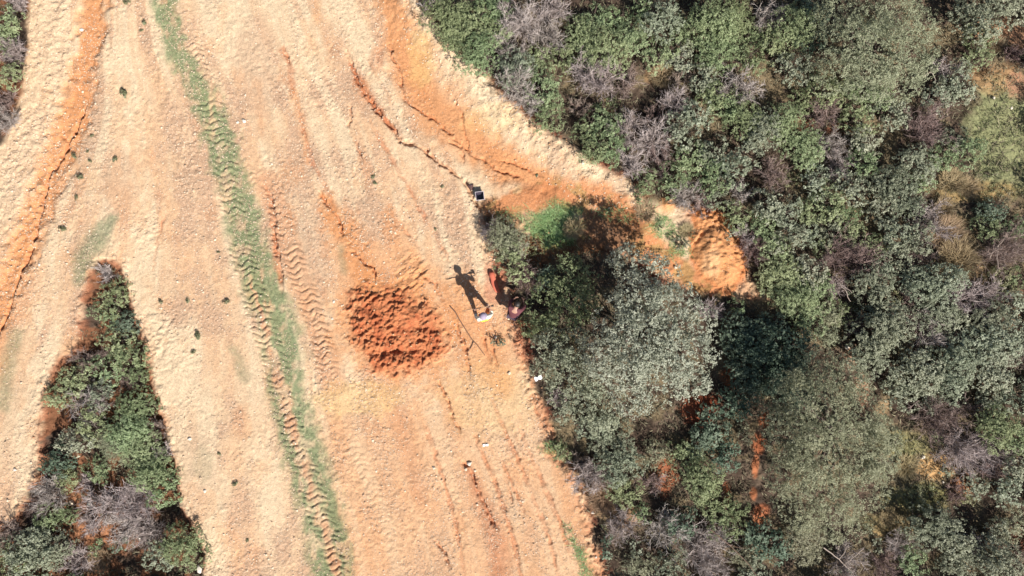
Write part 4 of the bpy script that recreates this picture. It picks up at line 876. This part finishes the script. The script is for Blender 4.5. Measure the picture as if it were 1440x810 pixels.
# ------------------------------------------------------------------ people
CL = {'skin': plain('skin', (.36, .20, .14), .6, var=.06), 'yellow': plain('yellow_cloth', (.80, .66, .05), .8), 'cream': plain('cream_cloth', (.72, .68, .56), .85),
      'lilac': plain('lilac_cloth', (.30, .25, .33), .85), 'grey': plain('grey_cloth', (.30, .29, .32), .85), 'navy': plain('dark_cloth', (.045, .028, .045), .85),
      'orange': plain('orange_cloth', (.62,.16,.05), .85),
      'maroon': plain('maroon_cloth', (.10, .028, .035), .85), 'boot': plain('pale_boot', (.55, .48, .46), .7), 'dboot': plain('dark_boot', (.05, .04, .04), .7),
      'hair': plain('dark_hair', (.02, .015, .012), .6), 'wood': plain('tool_wood', (.34, .20, .11), .6), 'steel': plain('worn_steel', (.16, .14, .14), .45, .7),
      'eye': plain('eye', (.05, .03, .02), .3), 'glove': plain('glove', (.55, .22, .15), .8), 'redcloth': plain('red_cloth', (.52, .13, .075), .85, bump=.6, scale=18),
      'tub': plain('black_plastic', (.055, .045, .065), .4), 'rim': plain('pale_rim', (.45, .40, .42), .5), 'bag': plain('brown_bag', (.075, .035, .03), .8, bump=.5)}
def skin_mesh(name, chains, mat, sub=2):
    """chains: list of (verts, edges, radii, root); each grown with a Skin modifier, then merged in one mesh"""
    V = []; Fs = []; off = 0
    for vs, es, rs, rt in chains:
        me = bpy.data.meshes.new('t'); me.from_pydata([tuple(v) for v in vs], es, []); o = bpy.data.objects.new('t', me); C.objects.link(o)
        m = o.modifiers.new('s', 'SKIN'); m.use_smooth_shade = True
        for i, q in enumerate(rs):
            q = q if isinstance(q, tuple) else (q, q); me.skin_vertices[0].data[i].radius = q; me.skin_vertices[0].data[i].use_root = (i == rt)
        s2 = o.modifiers.new('u', 'SUBSURF'); s2.levels = sub; s2.render_levels = sub
        dg = bpy.context.evaluated_depsgraph_get(); dg.update(); ev = bpy.data.meshes.new_from_object(o.evaluated_get(dg))
        V += [v.co[:] for v in ev.vertices]; Fs += [tuple(i + off for i in p.vertices) for p in ev.polygons]; off = len(V)
        bpy.data.objects.remove(o); bpy.data.meshes.remove(ev)
    return mesh_py(name, V, Fs, mat, True)
def hand_chains(wr, d, pn, s=1.0, curl=.8, left=1):
    """wrist point, hand direction, palm normal: palm, four fingers and a side thumb"""
    d = np.array(d) / np.linalg.norm(d); pn = np.array(pn, float); pn -= d * (pn @ d); pn /= np.linalg.norm(pn); sd = np.cross(d, pn) * left; wr = np.array(wr)
    ch = [([wr, wr + d * .045, wr + d * .085], [(0, 1), (1, 2)], [(.024, .024), (.036, .020), (.038, .017)], 0)]
    for i, (o_, L) in enumerate([(-.030, .070), (-.010, .080), (.010, .076), (.029, .060)]):
        b = wr + d * .075 + sd * o_; p = [b]; a = 0
        for k in range(3):
            a += curl; p.append(p[-1] + (d * math.cos(a) + pn * math.sin(a)) * L * [.45, .32, .23][k])
        ch.append((p, [(0, 1), (1, 2), (2, 3)], [.0095, .009, .0085, .0075], 0))
    b = wr + d * .03 - sd * .03; p = [b, b + (d * .5 - sd * .7 + pn * .4) * .04, b + (d * .8 - sd * .5 + pn * .9) * .062]
    ch.append((p, [(0, 1), (1, 2)], [.013, .011, .009], 0)); return ch
def sphere_mesh(name, c, rad, mat, sq=(1, 1, 1), seg=12, ring=8, zmin=-1, noise=0.):
    V = []; F_ = []; rr = random.Random(3)
    for i in range(ring + 1):
        th = math.pi * i / ring
        for j in range(seg):
            ph = 2 * math.pi * j / seg; q = 1 + rr.uniform(-noise, noise)
            V.append((c[0] + rad * sq[0] * q * math.sin(th) * math.cos(ph), c[1] + rad * sq[1] * q * math.sin(th) * math.sin(ph), c[2] + rad * sq[2] * max(math.cos(th), zmin)))
    for i in range(ring):
        for j in range(seg): F_.append((i * seg + j, i * seg + (j + 1) % seg, (i + 1) * seg + (j + 1) % seg, (i + 1) * seg + j))
    return mesh_py(name, V, F_, mat, True)
def person(loc, rz, J, cols, label, hat=True):
    """J: joints in the figure's own frame (facing +Y, left is -X)"""
    root = empty('person', loc, rz); tag(root, label, 'person')
    A = lambda k: np.array(J[k], float)
    V = [A('pelvis'), A('belly'), A('chest'), A('neck'), A('head0'), A('head'), A('crown')]; E = [(0, 1), (1, 2), (2, 3), (3, 4), (4, 5), (5, 6)]
    Rr = [(.125, .10), (.13, .10), (.155, .11), (.058, .058), (.066, .068), (.082, .096), (.066, .078)]
    for sd in ('l', 'r'):
        n = len(V); V += [A('sh' + sd), A('el' + sd), A('wr' + sd)]; E += [(2, n), (n, n + 1), (n + 1, n + 2)]; Rr += [.058, .040, .027]
        n = len(V); V += [A('hip' + sd), A('kn' + sd), A('an' + sd), A('toe' + sd)]; E += [(0, n), (n, n + 1), (n + 1, n + 2), (n + 2, n + 3)]; Rr += [.088, .056, .040, .034]
    ch = [(V, E, Rr, 0)]
    for sd, lf in (('l', 1), ('r', -1)): ch += hand_chains(J['wr' + sd], A('hd' + sd), A('pn' + sd), 1, .85, lf)
    hd = A('head'); fw = A('face'); fw /= np.linalg.norm(fw); upv = nrm((A('crown') - A('head0'))[None])[0]; rt = np.cross(fw, upv)
    ch.append(([hd + fw * .075 + upv * .012, hd + fw * .104 - upv * .018], [(0, 1)], [.010, .014], 0))                     # nose
    ch.append(([hd + fw * .082 - upv * .052 - rt * .022, hd + fw * .088 - upv * .052, hd + fw * .082 - upv * .052 + rt * .022], [(0, 1), (1, 2)], [.006, .008, .006], 1))  # lips
    for q in (-1, 1): ch.append(([hd + rt * q * .082 - upv * .02, hd + rt * q * .09 + upv * .02], [(0, 1)], [.012, .016], 0))  # ears
    link('body', skin_mesh('body', ch, CL['skin']), root)
    for q in (-1, 1): e = link('eye', sphere_mesh('eye', tuple(hd + fw * .083 + rt * q * .032 + upv * .012), .013, CL['eye']), root)
    V = [A('pelvis') * np.array([1, 1, 1]), A('belly'), A('chest')]; E = [(0, 1), (1, 2)]; Rr = [(.150, .122), (.152, .120), (.178, .130)]
    for sd in ('l', 'r'):
        n = len(V); m = A('el' + sd) * .35 + A('wr' + sd) * .65; V += [A('sh' + sd), A('el' + sd), m]; E += [(2, n), (n, n + 1), (n + 1, n + 2)]; Rr += [.078, .060, .048]
    link('shirt', skin_mesh('shirt', [(V, E, Rr, 0)], CL[cols['shirt']]), root)
    if 'vest' in cols:
        link('vest', skin_mesh('vest', [([A('pelvis') + [0, 0, .04], A('belly'), A('chest'), A('chest') * .5 + A('shl') * .5 + [0, 0, .02], A('chest') * .5 + A('shr') * .5 + [0, 0, .02]], [(0, 1), (1, 2), (2, 3), (2, 4)], [(.165, .140), (.168, .140), (.194, .155), .125, .125], 0)], CL[cols['vest']]), root)
    V = [A('pelvis')]; E = []; Rr = [(.148, .122)]
    for sd in ('l', 'r'):
        n = len(V); V += [A('hip' + sd), A('kn' + sd), A('an' + sd) + [0, 0, .05]]; E += [(0, n), (n, n + 1), (n + 1, n + 2)]; Rr += [.108, .078, .064]
    link('trousers', skin_mesh('trousers', [(V, E, Rr, 0)], CL[cols['trousers']]), root)
    for sd in ('l', 'r'):
        a, t_ = A('an' + sd), A('toe' + sd)
        link('boot', skin_mesh('boot', [([a + [0, 0, .06], a + [0, 0, -.03], t_ * .45 + a * .55 + [0, 0, -.03], t_], [(0, 1), (1, 2), (2, 3)], [.056, .058, (.050, .046), (.046, .040)], 1)], CL[cols['boot']]), root)
    if hat:
        cp = link('cap', sphere_mesh('cap', tuple(hd + upv * .045), .112, CL[cols['hat']], (1, 1.1, .85), 20, 12, -.12), root)
        if hat == 'brim':
            V = []; F_ = []
            for k in range(24):
                a = 2 * math.pi * k / 24; c_ = hd + upv * .04
                for rr_, dz in ((.09, .012), (.128, -.012), (.128, -.018), (.09, .0)): V.append(tuple(c_ + np.array([math.cos(a) * rr_, math.sin(a) * rr_ * 1.05, dz])))
            for k in range(24):
                for q in range(4): F_.append((k * 4 + q, ((k + 1) % 24) * 4 + q, ((k + 1) % 24) * 4 + (q + 1) % 4, k * 4 + (q + 1) % 4))
            link('brim', mesh_py('brim', V, F_, CL[cols['hat']]), cp)
    else:
        link('hair', sphere_mesh('hair', tuple(hd + upv * .028 - fw * .018), .106, CL['hair'], (1, 1.08, .98), 20, 12, -.35, .03), root)
    return root
# the person in yellow: standing astride, a tool held level across the front
x, y = W(681.5, 444.5, .6); z = float(gh(x, y)[0]) - .01
FACE = math.radians(14)
P1 = dict(pelvis=(0,-.02,.93), belly=(0,-.03,1.08), chest=(0,-.02,1.30), neck=(0,.0,1.47), head0=(0,.02,1.53), head=(0,.035,1.62), crown=(0,.03,1.69),
  shl=(-.19,-.02,1.40), ell=(-.26,.06,1.15), wrl=(-.235,.25,1.20), hdl=(-.05,.8,.1), pnl=(.1,.1,-1), shr=(.19,-.02,1.40), elr=(.29,.04,1.16), wrr=(.27,.21,1.24), hdr=(.0,.8,.0), pnr=(0,.1,-1),
  hipl=(-.10,-.02,.88), knl=(-.18,.0,.48), anl=(-.27,-.12,.09), toel=(-.31,.04,.045), hipr=(.10,-.02,.88), knr=(.13,.14,.48), anr=(.15,.20,.09), toer=(.17,.37,.045), face=(0,1,-.15))
person((x, y, z), FACE, P1, dict(shirt='cream', vest='yellow', trousers='orange', boot='boot', hat='lilac'), 'person in a yellow vest, orange trousers and lilac hat standing with a level pole', 'brim')
def rotp(v, a): return (v[0] * math.cos(a) - v[1] * math.sin(a), v[0] * math.sin(a) + v[1] * math.cos(a))
# the pole they hold, a mattock with its head at the right end
hl = rotp((-.245, .335), FACE); hr = rotp((.27, .30), FACE)
a0 = np.array([x + hl[0], y + hl[1], z + 1.165]); b0 = np.array([x + hr[0], y + hr[1], z + 1.215]); dv = (b0 - a0) / np.linalg.norm(b0 - a0)
s0 = a0 - dv * .42; s1 = b0 + dv * .10
tr = empty('mattock', tuple(s0), 0); tag(tr, 'wooden-handled mattock held level in the hands of the person in yellow', 'tool')
v, f = tubes(np.array([[s0 + (s1 - s0) * k - s0 for k in np.linspace(0, 1, 6)]]), np.array([[.016, .015, .015, .016, .018, .020]]), 8); link('handle', mesh_np('handle', v, f, CL['wood'], smooth=True), tr)
hc = s1 - s0; sd = np.cross(dv, [0, 0, 1]); sd /= np.linalg.norm(sd); V = []
prof = [(-.10, .012, .010), (-.05, .028, .02), (0, .034, .034), (.04, .03, .03), (.09, .05, .008)]
for (q, hw_, ht_) in prof:
    for (a_, b_) in ((-1, -1), (1, -1), (1, 1), (-1, 1)): V.append(hc + sd * q * .2 + np.array([0, 0, 1]) * q + dv * a_ * hw_ + sd * b_ * ht_)
F_ = [(0, 1, 2, 3), (16, 19, 18, 17)] + [(k * 4 + j, (k + 1) * 4 + j, (k + 1) * 4 + (j + 1) % 4, k * 4 + (j + 1) % 4) for k in range(4) for j in range(4)]
link('head', mesh_py('head', V, F_, CL['steel']), tr)
# the second person: crouched in dark clothes against the scrub
x2, y2 = W(722, 440, .4); z2 = float(gh(x2, y2)[0]) - .01
P2 = dict(pelvis=(0,-.12,.52), belly=(0,-.04,.66), chest=(0,.14,.86), neck=(0,.25,.99), head0=(0,.29,1.03), head=(0,.35,1.09), crown=(0,.36,1.17),
  shl=(-.19,.16,.93), ell=(-.25,.34,.70), wrl=(-.13,.50,.56), hdl=(.15,.6,-.5), pnl=(.6,-.2,-.3), shr=(.19,.16,.93), elr=(.27,.36,.72), wrr=(.14,.54,.60), hdr=(-.1,.6,-.5), pnr=(-.6,-.2,-.3),
  hipl=(-.10,-.10,.50), knl=(-.20,.26,.52), anl=(-.17,.02,.09), toel=(-.20,.18,.045), hipr=(.10,-.10,.50), knr=(.20,.28,.50), anr=(.18,.04,.09), toer=(.21,.20,.045), face=(0,.8,-.55))
person((x2, y2, z2), math.radians(-22), P2, dict(shirt='maroon', trousers='navy', boot='dboot', hat='lilac'), 'person crouching in dark maroon and black clothes at the scrub edge', False)

# ------------------------------------------------------------------ things lying about
def roll_mesh(pts, rad, mat, name, seed=1):
    r = np.random.default_rng(seed); V = []; F_ = []; n = 14
    for i, (px, py, k) in enumerate(pts):
        x, y = W(px, py); z = float(gh(x, y)[0])
        for j in range(n):
            a = 2 * math.pi * j / n; q = rad * k * (1 + r.uniform(-.14, .14)); V.append((x + q * math.cos(a), y + .02 * math.sin(i), z + rad * k * .7 + q * math.sin(a) * .75))
    for i in range(len(pts) - 1):
        for j in range(n): F_.append((i * n + j, i * n + (j + 1) % n, (i + 1) * n + (j + 1) % n, (i + 1) * n + j))
    F_ += [tuple(range(n - 1, -1, -1)), tuple(range((len(pts) - 1) * n, len(pts) * n))]
    V = np.array(V); c = V.mean(0); c[2] = V[:, 2].min() + .01
    return link(name, mesh_py(name, V - c, F_, mat, True), None, tuple(c))
o = roll_mesh([(691.0,382,.75),(691.4,385,1.0),(692.2,389,1.05),(693.5,393,1.0),(695,398,1.1),(697,403,1.0),(699,408,.95),(701,412,.7)], .105, CL['redcloth'], 'cloth_roll', 2)
tag(o, 'long rolled red cloth lying on the soil above the crouching person', 'cloth')
# black plastic tub with a pale rim
x, y = W(675, 276, .1); z = float(gh(x, y)[0]); tb = empty('tub', (x, y, z), .12); tag(tb, 'square black plastic tub with a pale rim beside the gully', 'tub')
def tub_mesh(s0, s1, h, t):
    V = []; 
    for (s, zz) in ((s0, 0), (s1, h), (s1 - t, h), (s0 - t, t)):
        V += [(-s, -s, zz), (s, -s, zz), (s, s, zz), (-s, s, zz)]
    F_ = [(3, 2, 1, 0), (12, 13, 14, 15)]
    for k in range(3): F_ += [(k * 4 + j, k * 4 + (j + 1) % 4, (k + 1) * 4 + (j + 1) % 4, (k + 1) * 4 + j) for j in range(4)]
    return V, F_
V, F_ = tub_mesh(.10, .135, .20, .008); link('basin', mesh_py('basin', V, F_, CL['tub']), tb)
V = []; F_ = []
for (s, zz) in ((.137, .195), (.153, .195), (.153, .207), (.137, .207)): V += [(-s, -s, zz), (s, -s, zz), (s, s, zz), (-s, s, zz)]
for k in range(4): F_ += [(k * 4 + j, k * 4 + (j + 1) % 4, ((k + 1) % 4) * 4 + (j + 1) % 4, ((k + 1) % 4) * 4 + j) for j in range(4)]
link('rim', mesh_py('rim', V, F_, CL['rim']), tb)
# slumped brown bag
x, y = W(661, 262, .08); z = float(gh(x, y)[0]); V = []; F_ = []; r = np.random.default_rng(9); n = 18
out = [(1.15, -1.0), (1.0, 1.05), (-.1, .85), (-1.15, .55), (-.6, -.2), (.2, -1.25)]
for (k, zz) in ((.9, 0), (1.0, .04), (.85, .10), (.45, .15), (.12, .15)):
    for j in range(n):
        t = j / n * len(out); i0 = int(t) % len(out); i1 = (i0 + 1) % len(out); f_ = t - int(t)
        V.append(((out[i0][0] * (1 - f_) + out[i1][0] * f_) * .12 * k * r.uniform(.93, 1.07), (out[i0][1] * (1 - f_) + out[i1][1] * f_) * .12 * k * r.uniform(.93, 1.07), zz + r.uniform(-.008, .008) * (zz > 0)))
for i in range(4): F_ += [(i * n + j, i * n + (j + 1) % n, (i + 1) * n + (j + 1) % n, (i + 1) * n + j) for j in range(n)]
F_.append(tuple(range(4 * n, 5 * n))); F_.append(tuple(range(n - 1, -1, -1)))
bgx = empty('bag', (x, y, z - .005)); tag(bgx, 'small slumped dark brown bag on the soil above the black tub', 'bag')
link('sack', mesh_py('sack', V, F_, CL['bag'], True), bgx)
v, f = tubes(np.array([[(-.07, .03, .13), (-.04, .05, .17), (0, .06, .185), (.04, .05, .17), (.07, .03, .13)]]), np.full((1, 5), .008), 6); link('strap', mesh_np('strap', v, f, CL['tub'], smooth=True), bgx)
# scraps of white litter
def scrap(px, py, w_, h_, rz, label, zup=.0):
    x, y = W(px, py, zup); z = float(gh(x, y)[0]) + zup; r = np.random.default_rng(int(px)); V = []; F_ = []; n, m = 7, 5
    for top in (0, 1):
        r2 = np.random.default_rng(int(px))
        for i in range(n):
            for j in range(m): V.append(((i / (n - 1) - .5) * w_, (j / (m - 1) - .5) * h_ * (1 + .3 * math.sin(i * 1.7)), .012 + .03 * r2.random() + top * .004))
    for i in range(n - 1):
        for j in range(m - 1): a_ = i * m + j; F_ += [(a_, a_ + 1, a_ + m + 1, a_ + m), (a_ + n * m, a_ + m + n * m, a_ + m + 1 + n * m, a_ + 1 + n * m)]
    o = link('litter', mesh_py('litter', V, F_, CL['white'], False), None, (x, y, z), (0, 0, rz)); tag(o, label, 'litter')
CL['white'] = plain('white_plastic', (.8, .8, .82), .5)
scrap(757, 532, .26, .12, .4, 'white crumpled plastic scrap in the edge of the grey-green tree', 1.2)
scrap(683, 626, .20, .07, .1, 'white crumpled scrap lying on the open soil of the lower track')
resolve()
